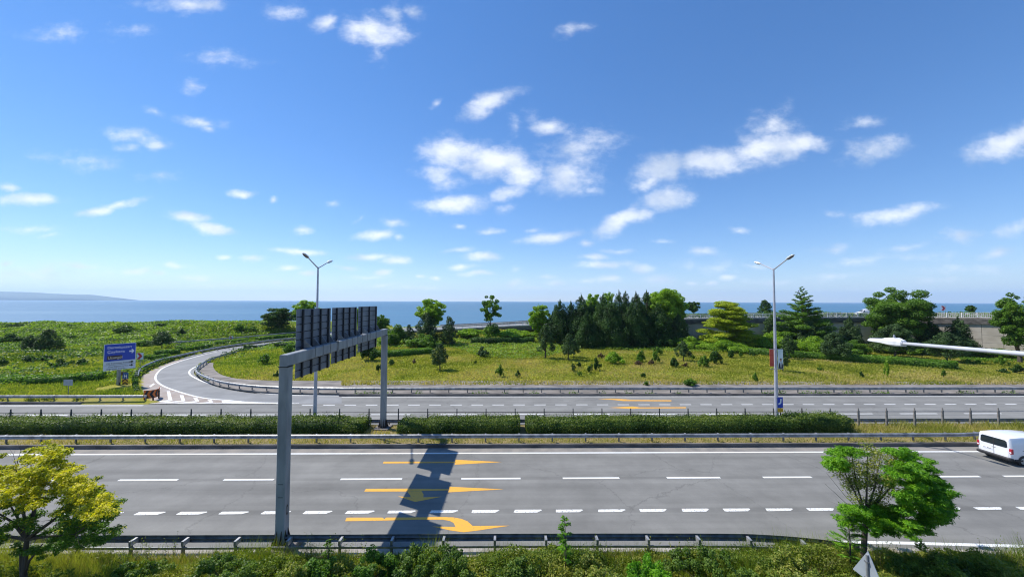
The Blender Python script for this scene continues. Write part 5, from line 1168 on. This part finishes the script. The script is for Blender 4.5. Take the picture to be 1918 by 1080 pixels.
# acacia, lower right
Yt = 15.2; F1 = at(1619, 1045, Yt); t = thing('acacia_tree', 'bright green tiered tree with dead twigs in its middle at the lower right', 'tree', (F1[0], Yt, 0))
px2 = lambda x, y, dy, rx, rz: pxc(x, y, dy, rx, rz, F1, Yt)
cl = []
for (x, y, n, sx_, sy_) in ((1590,845,7,18,6),(1562,858,6,10,7),(1575,868,5,12,6),(1680,848,8,18,7),(1705,862,9,20,9),(1690,880,8,20,9),(1725,885,9,22,10),(1745,905,9,18,10),(1715,910,9,20,9),(1760,930,8,12,9),(1740,935,8,16,8),(1770,945,5,8,5),(1765,965,6,12,8),(1745,960,6,12,8),
        (1600,955,9,18,6),(1625,968,10,18,7),(1660,970,10,18,7),(1690,985,10,16,7),(1715,990,7,14,7),(1650,990,6,18,5),(1590,970,5,12,6),(1735,975,5,12,5),(1700,925,7,16,9),(1690,950,7,18,8),(1720,945,7,16,8),(1675,900,5,12,9),(1640,952,4,16,4)):
    for _ in range(int(n*2.4)): cl.append(px2(x+rng.normal()*sx_*.8, y+rng.normal()*sy_*.8, rng.normal()*.7, rng.uniform(.16,.33), rng.uniform(.07,.115)))
P_, N_, A_, R_ = fill_clumps(cl, 360, .07, up=1.1, shell=.1)
leaf_object('crown', P_, N_, A_, .065*rng.uniform(.6,1.3,len(P_)), .018, LM['acac'], t)
cl = [px2(x+rng.normal()*16, y+rng.normal()*12, rng.normal()*.4, .32, .26) for (x, y) in ((1600,870),(1640,845),(1660,860),(1630,940),(1605,880),(1625,895),(1650,880),(1610,905),(1635,920),(1660,910),(1640,860),(1595,895),(1660,925),(1620,935),(1655,895),(1625,870)) for _ in range(3)]
P_, N_, A_, R_ = fill_clumps(cl, 95, .05, up=.4, shell=.1); leaf_object('sparse_inner_foliage', P_, N_, A_, .055, .017, LM['weed'], t)
b = MB(); fk = px2(1622, 965, 0, 0, 0)[:3]; b.tube([(0,0,-.2),(-.02,0,.8),fk], [.115,.10,.08], 9)
bt = MB()
for (x, y, dy) in ((1570,860,.1),(1595,850,.3),(1625,850,-.1),(1665,870,.2),(1700,880,0),(1745,920,.2),(1765,955,-.1),(1690,985,-.4),(1590,960,-.3),(1650,850,.3),(1720,975,.1)):
    e = np.array(px2(x, y, dy, 0, 0)[:3]); m_ = np.array(fk)*.5+e*.5+rng.normal(size=3)*.06-np.array([0,0,.1]); b.tube([fk, m_, e], [.045,.03,.012], 6)
    if x < 1680: bare_twigs(bt, m_, 9, 1.1, .009, .25, (e-np.array(fk))/np.linalg.norm(e-np.array(fk)))
for (x, y) in ((1548,885),(1556,875),(1545,905)): e = np.array(px2(x, y, -.2, 0, 0)[:3]); bt.tube([fk, np.array(fk)*.5+e*.5-np.array([0,0,.12]), e], [.012,.009,.004], 4)
b.build('trunk', mBark, t); bt.build('dead_twigs', mat('grey_twig', (.16,.12,.10), .9, c2=(.26,.21,.18), scale=5), t)

# hedges ----------------------------------------------------------
def hedge(label, pts, wd, h, leaf='hedge', dens=150, la=.085, cat='hedge', name='hedge', z=None, rough=.16, ragged=0.0):
    """pts: world centreline; leafy shell round a dark twiggy core"""
    P = resample(pts, .5); L_ = np.r_[0, np.cumsum(np.linalg.norm(np.diff(P[:, :2], axis=0), axis=1))]; tot = L_[-1]
    def pos(l):
        x = np.interp(l, L_, P[:, 0]); y = np.interp(l, L_, P[:, 1]); x2 = np.interp(l+.3, L_, P[:, 0]); y2 = np.interp(l+.3, L_, P[:, 1]); x1 = np.interp(l-.3, L_, P[:, 0]); y1 = np.interp(l-.3, L_, P[:, 1])
        d = np.stack([x2-x1, y2-y1], 1); d /= np.linalg.norm(d, axis=1, keepdims=True)+1e-9; return x, y, -d[:, 1], d[:, 0]
    cx_, cy_ = P[len(P)//2][:2]; zg = float(terrain(cx_, cy_)) if z is None else z
    t = thing(name, label, cat, (cx_, cy_, zg))
    def hloc(l): return h*(1+rough*2*(vn(l*.55+cx_, l*0+3)-.5)+rough*(vn(l*2.1, l*0+9)-.5))
    A_top, A_side, A_end = tot*wd, 2*tot*h, 2*wd*h; A_ = A_top+A_side+A_end; n = int(A_*dens)
    which = rng.choice(3, n, p=[A_top/A_, A_side/A_, A_end/A_]); l = rng.random(n)*tot; u = rng.uniform(-1, 1, n); v = rng.random(n)
    side = np.where(rng.random(n) < .5, -1., 1.)
    off = np.where(which == 1, side, u); zz = np.where(which == 0, 1.0, v); l = np.where(which == 2, np.where(side < 0, 0, tot), l)
    bulge = 1+.10*np.sin(zz*math.pi)+.12*(vn(l*.9+7, zz*2+side*5)-.5)
    x, y, nx_, ny_ = pos(l); H_ = hloc(l); rnd_ = np.minimum(1, 1-(np.clip(zz-.82, 0, 1)/.18)**2*.18*np.abs(off))
    inw = rng.random(n)**2*.14
    o_ = off*(wd/2*bulge*rnd_-inw*(which == 1)); zq = zz*H_-inw*(which == 0)+(which == 0)*(rng.random(n)**4*(.10+ragged))
    Q = np.stack([x+nx_*o_-cx_, y+ny_*o_-cy_, zq], 1)
    if z is None: Q[:, 2] += terrain(x, y)-zg
    N_ = np.stack([np.where(which == 1, nx_*side, 0), np.where(which == 1, ny_*side, 0), np.where(which == 0, 1., .25)], 1)+rng.normal(size=(n, 3))*.55
    A = rng.normal(size=(n, 3))+np.array([0, 0, .6]); b = MB()
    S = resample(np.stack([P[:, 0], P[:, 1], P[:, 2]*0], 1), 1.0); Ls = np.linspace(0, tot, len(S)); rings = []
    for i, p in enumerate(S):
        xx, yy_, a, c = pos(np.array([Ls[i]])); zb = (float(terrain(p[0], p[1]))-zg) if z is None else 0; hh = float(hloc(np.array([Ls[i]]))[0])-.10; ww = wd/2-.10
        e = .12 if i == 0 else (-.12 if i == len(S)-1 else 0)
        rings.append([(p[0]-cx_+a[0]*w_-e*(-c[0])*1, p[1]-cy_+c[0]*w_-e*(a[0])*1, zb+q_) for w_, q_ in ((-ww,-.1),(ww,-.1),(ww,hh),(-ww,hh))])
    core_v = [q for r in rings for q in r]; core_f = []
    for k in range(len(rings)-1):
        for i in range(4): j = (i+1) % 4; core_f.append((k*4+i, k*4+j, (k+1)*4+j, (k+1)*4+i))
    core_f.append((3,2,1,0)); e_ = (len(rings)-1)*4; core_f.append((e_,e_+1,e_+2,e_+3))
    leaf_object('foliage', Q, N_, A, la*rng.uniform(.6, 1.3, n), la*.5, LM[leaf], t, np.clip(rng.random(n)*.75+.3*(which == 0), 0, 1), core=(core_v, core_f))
    return t
def sx(px, t_=30.9): return s_of(px, t_)
hd = [(-75, sx(686), 1.0, 'long clipped hedge in the median left of the gantry foot'), (sx(750), sx(797), .92, 'short rounded hedge in the median just right of the gantry foot'),
      (sx(800), sx(973), 1.0, 'clipped median hedge in the middle, between two narrow gaps'), (sx(985), sx(1500), 1.0, 'longest clipped median hedge, ending short of the right street lamp'),
      (sx(1480), sx(1580), 1.22, 'bushy taller end of the median hedge behind the right tree')]
for a, c, h_, lb in hd: hedge(lb, [rt(s, 30.95, 0) for s in np.linspace(a, c, 30)], 1.95, h_*.93, 'hedge', 200, .075, z=.16, rough=.11, ragged=.22)
def hp(px, py):   # point of the field seen at a pixel
    return hit(px, py)
def fhedge(lb, pl, wd, h, leaf='dark', dens=42, la=.15): hedge(lb, cr_path([hp(*q) for q in pl], 5), wd, h, leaf, dens, la, rough=.08)
fhedge('long low dark hedge sloping down the field to the right, under the near lamp arm', [(1320,655),(1400,661),(1475,668),(1561,674),(1620,678),(1680,682),(1740,687),(1792,691)], 2.6, 1.15, 'mid')
fhedge('long dark hedge across the field before the highway, left of the dark wood', [(884,643),(930,644),(980,643),(1000,642)], 2.2, 1.5, 'dark')
fhedge('flat green hedge row on the grass right behind the far gantry column', [(700,668),(735,667),(770,664),(807,661)], 2.6, 1.0, 'mid')
fhedge('flat green hedge on the left field, reaching the left edge', [(-60,716),(0,716),(66,714)], 2.8, .8, 'mid')
fhedge('flat green hedge on the left field above the small grey board', [(60,719),(100,717),(150,713),(190,710)], 2.6, .9, 'mid')
for q in ([(272,672),(312,670),'low clipped hedge nearest the chevron sign left of the ramp'],[(290,664),(336,661),'second low clipped hedge left of the ramp, behind the nearest'],[(330,655),(345,654),'smallest clipped hedge block left of the ramp bend'],
          [(345,657),(358,656),'clipped hedge block right of the smallest one by the ramp'],[(362,654),(378,652.5),'clipped hedge block farther up beside the ramp'],[(378,651),(394,650),'last clipped hedge block before the ramp straightens'],
          [(404,645),(420,644),'brownish clipped block farther along above the ramp rail'],[(424,643),(458,639),'flat green hedge strip farthest along above the ramp rail']):
    fhedge(q[2], q[:2], 1.9, .8, 'mid')
for x0, x1, y, lb in ((478,508,637,'left hedge block of the row beyond the ramp, under the shore trees'),(510,532,634.5,'middle hedge block of the row beyond the ramp'),(535,550,632.5,'right hedge block of the row beyond the ramp, next to the gantry sign')): 
    hedge(lb, [hp(x0, y+1), hp(x1, y-.5)], 2.2, 1.1, 'mid', 40, .16)
for x0, x1, y, lb in ((462,474,655.5,'small dark clipped block inside the ramp curve'),(518,546,651,'dark clipped hedge inside the ramp curve, left of the gantry sign')):
    fhedge(lb, [(x0, y), (x1, y-.7)], 1.8, 1.0, 'dark')
# hedge in the middle of the raised highway
mh = hw_off(9.6, 0, 2); mh = mh[mh[:, 0] < 160]
Pm = resample(mh, 1.0); n = 9000; l = rng.random(n)*(len(Pm)-1.01); k = l.astype(int); f = (l-k)[:, None]; Q = Pm[k]*(1-f)+Pm[k+1]*f
Q = Q+np.stack([rng.uniform(-.6,.6,n), rng.uniform(-.6,.6,n), rng.random(n)*(1.05+.35*vn(l*.3, l*0))], 1); t = thing('hedge', 'thin hedge along the middle of the raised highway, above its pale railing', 'hedge')
leaf_object('foliage', Q, uni(n)+np.array([0,0,.5]), uni(n), .2, .12, LM['mid'], t)

# shrubs on the grass ---------------------------------------------
SG = 'small shrubs on the grass field'
shr = [(936,706,20,24,'mid','leafy conical shrub on the grass below the open two part tree'),(904,668,27,20,'pine','low blue green shrub among vines below the long dark hedge'),
 (1073,696,11,17,'dark','thin dark shrub, lowest left of the small group before the pines'),(1084.5,688,11,11,'dark','small dark shrub right above the thin one before the pines'),(1103.7,697,12,13,'dark','small dark round shrub left of the taller forked one'),
 (1116,694,18,25,'dark','forked dark shrub, tallest of the small group before the pines'),(970,707,11,15,'dark','lone thin dark shrub at the roadside grass left of the pines'),(1086,705,10,10,'mid','tiny seedling below the small dark group'),
 (1150,681,34,23,'light','wide loose light green shrub on the grass in front of the dark wood'),(1126,671,13,11,'brown','little brown shrub left of the wide light green one'),(1201,678,24,22,'mid','leafy green shrub in front of the right half of the wood'),
 (1228,680,16,22,'mid','upright green shrub right of the leafy one'),(1232,664,18,16,'mid','round green shrub higher up, right of the upright one'),(1220,683,15,10,'brown','brown withered shrub between two green ones'),(1195,684,14,9,'brown','brown withered tuft left of the green shrubs'),
 (1263,688,22,19,'dark','dark tattered shrub left of the lone small pine'),(1284,687,12,8,'brown','small brown tuft below the lone small pine'),(1298,672,8,8,'mid','tiny shrub right of the lone small pine'),(1321,687,22,22,'mid','fresh green shrub, left one of a close pair'),
 (1338,681,22,24,'dark','darker pointed shrub, right one of a close pair'),(1370,670,16,15,'dark','dark clipped shrub at the left end of the long sloping hedge'),(1387,669,9,13,'mid','thin green shrub in front of the long sloping hedge'),(1411,667,15,9,'dark','low dark shrub left of the street lamp under the hedge'),
 (1536,694,9,10,'mid','tiny shrub on bare grass right of the right street lamp'),(1613,707,9,12,'dark','little conifer seedling on the right lawn'),(1768,707,9,17,'mid','slim sapling below the end of the sloping hedge'),(1880,698,22,9,'dark','low dark shrub near the right edge of the lawn'),
 (1905,699,24,17,'dark','dark bushy shrub at the right edge of the lawn'),(1813,681,16,9,'mid','low green shrub right of the sloping hedge end'),(1834,682,12,8,'mid','smaller green shrub farther right of the hedge end'),(1876,684,17,18,'mid','rounded shrub before the right edge tree'),
 (1415,716,10,20,'mid','wispy sapling at the roadside left of the right street lamp'),(1205,707,11,9,'dark','small dark tuft near the roadside below the wood'),(1210,722,10,9,'mid','weedy tuft growing from the gutter below the wood'),(1292,723,28,14,'mid','weedy bush growing over the gutter strip'),
 (495,682,24,19,'mid','green leafy bush inside the ramp curve'),(530,678,16,14,'mid','second green bush inside the ramp curve, at the gantry column'),(519,707,11,14,'dark','dark upright shrub at the roadside left of the gantry column'),(709,697,10,15,'dark','small dark clipped shrub left of the far gantry column'),
 (735,683,15,11,'dark','low dark shrub right of the far gantry column'),(775.5,681,10,10,'brown','small brownish shrub between the gantry and the round pine'),(891,681,6,6,'dark','tiny dark tuft right of the round pine'),
 (112,687,28,16,'dark','round dark bush on the left field'),(156,683,18,12,'dark','smaller dark bush right of the round one on the left field'),(4,684,18,15,'dark','dark bush at the left edge of the field'),(18,642,44,17,'dark','wide dark bush at the left edge below the sea'),
 (52,678,22,12,'dark','low dark bush between the left edge and the round bush'),(85,676,30,11,'dark','spreading low bush below the nearly black conifer'),(177,662,28,8,'mid','low bush left above the direction sign'),(268,648,30,11,'mid','light bush behind the direction sign'),
 (340,628,16,13,'dark','lone rounded bush on the shore bank left of the ramp'),(235,621,44,11,'dark','dark bramble mound on the crest of the shore bank'),(140,636,26,9,'mid','low mound of brambles on the left bank'),(300,612,26,7,'dark','small bush topping the highest bump of the shore bank'),
 (450,620,22,14,'mid','leafy bush at the shore left of the dark bushy tree'),(472,622,20,11,'mid','low bush touching the dark bushy shore tree'),(30,613,34,8,'dark','bush on the shore crest near the left edge'),(128,612,20,5,'dark','little bush on the shore crest above the black conifer'),
 (1663,706,9,38,'light','tall thin yellow green sapling on the right lawn below the luminaire')]
for (x, y, w, h_, lf, lb) in shr:
    Yk = None
    tree('shrub', lb, 'shrub', x, y, y-h_, w, 'shrub', lf, base=.05, group=SG if (Yk is None and 900 < x < 1420 and w < 26) else None, r0=.04, names=('stem', 'foliage'), Y=Yk)
# dense light green thickets
thk = [(1350,655,110,26,'light','broad light green thicket below the yellow green tiered tree'),(1290,652,60,22,'light','light green thicket right under the end of the dark wood'),(1415,650,70,24,'light','light thicket left of the right street lamp, behind the hedge'),
 (1455,652,60,32,'light','bright thicket just right of the right street lamp'),(1525,662,70,32,'light','big leafy thicket in front of the conical tree'),(1600,664,56,28,'mid','green thicket left of the white luminaire'),(1705,664,60,20,'mid','low thicket under the big rounded tree'),
 (1820,664,70,14,'mid','low thicket at the foot of the pale wall'),(1870,668,60,15,'mid','low thicket before the right edge tree at the wall foot'),(745,646,60,38,'mid','tall leafy thicket right of the far gantry column'),(790,650,60,26,'mid','leafy thicket at the feet of the dark pines'),
 (880,628,60,12,'light','vine covered bank below the bridge railing, left part'),(960,630,76,14,'light','vine covered bank below the bridge railing, right part'),(560,664,60,24,'mid','green thicket seen through the gantry, inside the ramp'),(620,655,60,28,'mid','dark thicket behind the gantry sign panels'),
 (690,676,40,34,'dark','dark thicket behind the farthest sign panel and column'),(1245,650,50,22,'dark','dark undergrowth at the right foot of the wood'),(1560,650,60,26,'mid','thicket between the conical tree and the dull conifer')]
for (x, y, w, h_, lf, lb) in thk: tree('thicket', lb, 'bush', x, y, y-h_, w, 'shrub', lf, base=.02, r0=.05, names=('stem', 'foliage'))

# ground cover stuff ----------------------------------------------
def stuff(o): tag(o, kind='stuff'); return o
def scatter(n, x0, x1, y0, y1, dens=None, zf=None):
    X = rng.uniform(x0, x1, n); Y = rng.uniform(y0, y1, n); t_ = Y-TH*X
    return X, Y, t_
# meadow grass: more blades near the camera
n = 620000; X = rng.uniform(-150, 130, n); Y = 41+(rng.random(n)**1.6)*78; t_ = Y-TH*X
keep = (np.hypot(X-S0[0]-.5, Y-S0[1]) > 2.2) & (np.abs(X) < Y*1.46+6) & ~inpoly(X, Y, rpoly) & (((X > -20) & (t_ > 46.9)) | ((X <= -20) & (t_ > 40.4))) & ~((X > -58) & (Y > HWY(X)-.3))
X, Y, t_ = X[keep], Y[keep], t_[keep]; Z = terrain(X, Y); ok = Z > .02; X, Y, Z, t_ = X[ok], Y[ok], Z[ok], t_[ok]
g_ = fbm(X*.16+4, Y*.22); lf_ = X < -38+rng.normal(size=len(X))*3
H = (.10+.24*g_)*rng.uniform(.5, 1.5, len(X))*(1+.5*(t_ < 49))*np.where(lf_, 1.15, 1)*.85; Wd = (.035+.0011*Y)*rng.uniform(.7, 1.3, len(X))
rr = np.clip(rng.random(len(X))*.6+.25*(t_ < 50)*rng.random(len(X))+(fbm(X*.35, Y*.35)-.45)*.9+(fbm(X*.07+3, Y*.13+8, 3)-.42)*1.5+.04, 0, 1)
P_ = np.stack([X, Y, Z-.02], 1); m1 = ~lf_
stuff(blade_object('meadow_grass', P_[m1], H[m1], Wd[m1], .35, LM['grass'], rr[m1]))
m2 = lf_; stuff(blade_object('field_grass', P_[m2], H[m2], Wd[m2], .4, LM['lgrass'], rr[m2]))
# leafy vines and brambles on the left field, the bank and under the highway
def cover(name, n, xr, yr, test, leaf, hmax, la):
    X = rng.uniform(*xr, n); Y = rng.uniform(*yr, n); Z = terrain(X, Y); k = test(X, Y) & (Z > .02) & ~inpoly(X, Y, rpoly); X, Y, Z = X[k], Y[k], Z[k]
    m = fbm(X*.5, Y*.5, 3); zz = Z+hmax*(.25+.9*m)*rng.random(len(X))**.5
    return stuff(leaf_object(name, np.stack([X, Y, zz], 1), uni(len(X))*.7+np.array([0, 0, .8]), uni(len(X)), la*rng.uniform(.6, 1.4, len(X))*(Y/80)**.6, la*.65, LM[leaf], None, np.clip(m*.9+rng.random(len(X))*.5-.15, 0, 1)))
cover('vines', 90000, (-165,-48), (46,118), lambda X, Y: (fbm(X*.11+2, Y*.15, 3) > .43) & (X < -50) & ~((X > -92) & (Y > 60) & (Y > 96)), 'kudzu', .8, .17)
cover('vines', 34000, (-190,-62), (92,128), lambda X, Y: (Y > np.interp(X, [-400,-200,-90,-67], [90,92,98,119])), 'kudzu', 1.0, .24)
cover('brambles', 34000, (-165,-48), (50,126), lambda X, Y: (fbm(X*.16+22, Y*.2, 3) > .47) & (X < -52) & ~((X > -92) & (Y > 97)), 'dark', 1.1, .2)
cover('vines', 60000, (-62,80), (64,104), lambda X, Y: (Y < HWY(X)-.2) & (Y > np.interp(X, [-62,-40,-14,-6,2,8,16,24,40,62,80], [82,84,84,70,67,72,84,80,77,79,76])+3*(fbm(X*.3, Y*.3)-.45)), 'kudzu', .75, .17)
cover('vines', 14000, (60,115), (66,80), lambda X, Y: (Y < HWY(X)-.2) & (fbm(X*.2, Y*.2) > .44), 'mid', .6, .15)
# shore strip beyond the highway
cover('shore_scrub', 9000, (-58,150), (96,140), lambda X, Y: (Y > HWY(X)+DW+.3) & (Y < HWY(X)+DW+8), 'mid', .8, .26)
# median grass
n = 60000; s_ = rng.uniform(-60, 62, n); t_ = rng.uniform(27.9, 32.2, n); P_ = np.stack([s_*math.cos(TH)-t_*math.sin(TH), s_*math.sin(TH)+t_*math.cos(TH), np.full(n, .14)], 1)
edge = np.minimum(t_-27.85, 32.25-t_); rgt = s_ > sx(1582)
H = rng.uniform(.08, .24, n)*np.where(rgt & (t_ > 29.3), 2.6, 1)*np.clip(edge*3, .3, 1)*(.6+.9*vn(s_*.8, t_*.8)); k = (t_ < 30) | rgt | ((s_ > sx(686)) & (s_ < sx(750)))
stuff(blade_object('median_grass', P_[k], H[k], np.full(k.sum(), .022), .5, LM['grass'], np.clip(rng.random(k.sum())*.8+.25*(vn(s_[k]*.3, t_[k])-.3), 0, 1)))
# roadside weeds in the gutters
def gutter(name, n, f, leaf, la): P_, H_ = f(n); return stuff(leaf_object(name, P_, uni(len(P_))+np.array([0,0,.4]), uni(len(P_))+np.array([0,0,1.]), la*rng.uniform(.5,1.3,len(P_)), la*.5, LM[leaf]))
def gf(n):
    s_ = rng.uniform(-60, 75, n); k = (vn(s_*.9, s_*0+2) > .62); s_ = s_[k]; t_ = 42.75+rng.random(len(s_))**2*.5; P = np.array([rt(a, b_, .2+.3*rng.random()**2) for a, b_ in zip(s_, t_)]); P = P[P[:, 0] > -18]; return P, None
gutter('gutter_weeds', 5000, gf, 'mid', .09)
def gf2(n):
    k = rng.integers(len(RIs)//3, len(RIs)-2, n); f = rng.random(n)[:, None]; Q = RIs[k]*(1-f)+RIs[k+1]*f; G_ = GIs[k]*(1-f)+GIs[k+1]*f; u = .06+rng.random(n)[:, None]*.16; Q = Q*(1-u)+G_*u; kk = vn(Q[:, 0]*.8, Q[:, 1]*.8) > .4; Q = Q[kk]; return np.c_[Q, .1+.4*rng.random(len(Q))**1.5], None
gutter('gutter_weeds', 5000, gf2, 'weed', .09)
def gf3(n):
    s_ = rng.uniform(-75, -44.5, n); t_ = 40.05+rng.random(n)*.5; k = vn(s_*.8, s_*0) > .4; s_, t_ = s_[k], t_[k]; return np.array([rt(a, b_, .12+.45*rng.random()**1.5) for a, b_ in zip(s_, t_)]), None
gutter('verge_weeds', 5000, gf3, 'weed', .10)
def gf4(n):
    k = rng.integers(36, len(ROs)-2, n); f = rng.random(n)[:, None]; Q = ROs[k]*(1-f)+ROs[k+1]*f; I_ = RIs[k]*(1-f)+RIs[k+1]*f; d = Q-I_; d /= np.linalg.norm(d, axis=1, keepdims=True); Q = Q+d*(.15+rng.random(n)[:, None]*.5); return np.c_[Q, .05+.65*rng.random(n)], None
gutter('verge_weeds', 9000, gf4, 'dark', .13)

# foreground verge: dense weeds -----------------------------------
def fgh(X, Y): return .22+1.15*np.clip(fbm(X*.6+11, Y*.9+4, 3)-.28, 0, 1)*1.9
edge_t = np.array(ne)
def fgmask(X, Y):
    t_ = Y-TH*X; te = np.interp(X, edge_t[:, 0], edge_t[:, 1])-.48; return t_ < te+.06*rng.normal(size=len(X))
zone = lambda X, Y: fbm(X*.35+31, Y*.5+8, 3)
n = 420000; X = rng.uniform(-24, 26, n); Y = 10.2+rng.random(n)*6.2; k = fgmask(X, Y) & (zone(X, Y) > .34); X, Y = X[k], Y[k]
Hh = fgh(X, Y)*(.55+.45*sst(0, 1.3, (np.interp(X, edge_t[:, 0], edge_t[:, 1])-.48)-(Y-TH*X))); Z = Hh*rng.random(len(X))**.55
Rr = np.clip(rng.random(len(X))*.55+.55*(fbm(X*.8, Y*.8+50, 3)-.25), 0, 1)
stuff(leaf_object('verge_weeds', np.stack([X, Y, Z], 1), uni(len(X))*.7+np.array([0,0,.6]), uni(len(X))+np.array([0,0,.5]), .055*rng.uniform(.5, 1.5, len(X)), .024, LM['weed'], None, Rr))
n = 420000; X = rng.uniform(-42, 44, n); Y = 6.5+rng.random(n)*9.9; k = fgmask(X, Y) & (np.abs(X) < Y*1.45+20) & ((zone(X, Y) < .47) | (rng.random(n) < .25)); X, Y = X[k], Y[k]
stuff(blade_object('verge_grass', np.stack([X, Y, X*0], 1), (fgh(X, Y)*.6+.18)*rng.uniform(.5, 1.5, len(X)), np.full(len(X), .011), .45, LM['lgrass'], np.clip(rng.random(len(X))*.6+.8*(fbm(X*.5+3, Y*.5, 3)-.3), 0, 1)))
n = 90000; X = rng.uniform(-24, 26, n); Y = 12.8+rng.random(n)*3.4; k = fgmask(X, Y) & (fbm(X*.4+77, Y*.4, 2) > .36); X, Y = X[k], Y[k]
stuff(blade_object('dry_verge_grass', np.stack([X, Y, X*0], 1), .30*rng.uniform(.5, 1.7, len(X)), np.full(len(X), .010), .5, LM['dgrass']))
# individual foreground bushes
FG = [(415,1105,1026,150,'bram','dark bramble tangle at the bottom, left of the gantry foot'),(590,1110,1040,120,'mid','bright leafy tangle at the bottom right of the gantry foot'),(690,1100,1014,130,'mid','dense green tangle at the bottom below the gantry shadow'),
      (815,1105,1010,170,'bram','dark leafy tangle at the bottom, right of the gantry shadow'),(965,1110,1042,130,'bram','low dark tangle at the bottom centre'),(1120,1105,1030,110,'weed','small olive tangle at the bottom right of the sapling'),(1222,1108,1022,100,'acac','bright feathery tangle at the bottom, right of centre'),
      (1340,1105,1018,190,'bram','broad dark tangle at the bottom before the guardrail end'),(1490,1110,1030,140,'weed','olive tangle at the bottom left of the triangular sign'),(1800,1105,1030,200,'bram','dark tangle at the bottom right, in the shade of the tiered tree'),(1905,1100,1034,110,'weed','olive tangle in the bottom right corner'),
      (240,1110,1045,140,'bram','dark low tangle beside the foot of the golden tree'),(545,1100,1040,80,'weed','arching olive tangle right below the gantry plinth')]
for (x, y, tp, w, lf, lb) in FG: tree('bush', lb, 'bush', x, y, tp+19, w, 'tangle', lf, Y=13.7, z=0, base=.05, r0=.02, names=('stem', 'foliage'), la=.042, dens=330)
# feathery saplings
def feather(label, px, py, top, Y, n, spread, lf='acac'):
    P = at(px, py, Y); T_ = at(px, top, Y); h = T_[2]; t = thing('sapling', label, 'sapling', (P[0], Y, 0)); b = MB(); b.tube([(0,0,0),(.05,0,h*.5),(0,0,h)], [.03,.02,.006], 6)
    Q, N_, A_ = [], [], []
    for i in range(n):
        z = h*(.3+.7*i/n); a = rng.uniform(0, 6.28); ln = spread*(1.15-.7*i/n)*rng.uniform(.6, 1); d = np.array([math.cos(a), math.sin(a), .35]); e = np.array([0, 0, z])+d*ln; b.tube([(0,0,z), e*.5+np.array([0,0,z*.5+.05]), e], [.008,.006,.002], 4)
        for f in np.linspace(.2, 1, 13):
            p = np.array([0,0,z])*(1-f)+e*f+np.array([0,0,.05*math.sin(f*3)]); sdv = np.array([-d[1], d[0], 0])
            for s_ in (-1, 1): Q.append(p+sdv*s_*.055); A_.append(sdv*s_+d*.4); N_.append(np.array([0,0,1.])+rng.normal(size=3)*.25)
    b.build('stem', mBark, t); leaf_object('fronds', np.array(Q), np.array(N_), np.array(A_), .06, .016, LM[lf], t)
feather('feathery green sapling rising over the guardrail at the bottom centre', 1058, 1095, 968, 14.6, 26, .42)
feather('feathery sapling with long fronds left of the tiered tree trunk', 1592, 1075, 975, 15.0, 40, .75)
feather('short feathery sapling between the gantry foot and its shadow', 612, 1100, 1008, 14.4, 14, .3, 'mid')
# tall weed stems over the rail
n = 900; X = rng.uniform(-20, 24, n); Y = rng.uniform(14.6, 15.9, n); b = MB(); Q = []
k = fbm(X*.4+5, Y*0, 2) > .42
for x, y in zip(X[k], Y[k]):
    h = rng.uniform(.5, 1.15); dx, dy = rng.normal()*.12, rng.normal()*.12; b.tube([(x,y,0),(x+dx*.4,y+dy*.4,h*.6),(x+dx,y+dy,h)], [.006,.005,.003], 3)
    for _ in range(9): f = rng.uniform(.4, 1.05); Q.append((x+dx*f+rng.normal()*.04, y+dy*f+rng.normal()*.04, h*f))
stuff(b.build('weed_stems', mat('weed_stem', (.14,.15,.05), .9, c2=(.28,.22,.10), scale=1)))
Q = np.array(Q); stuff(leaf_object('weed_heads', Q, uni(len(Q)), uni(len(Q)), .035, .014, LM['weed']))
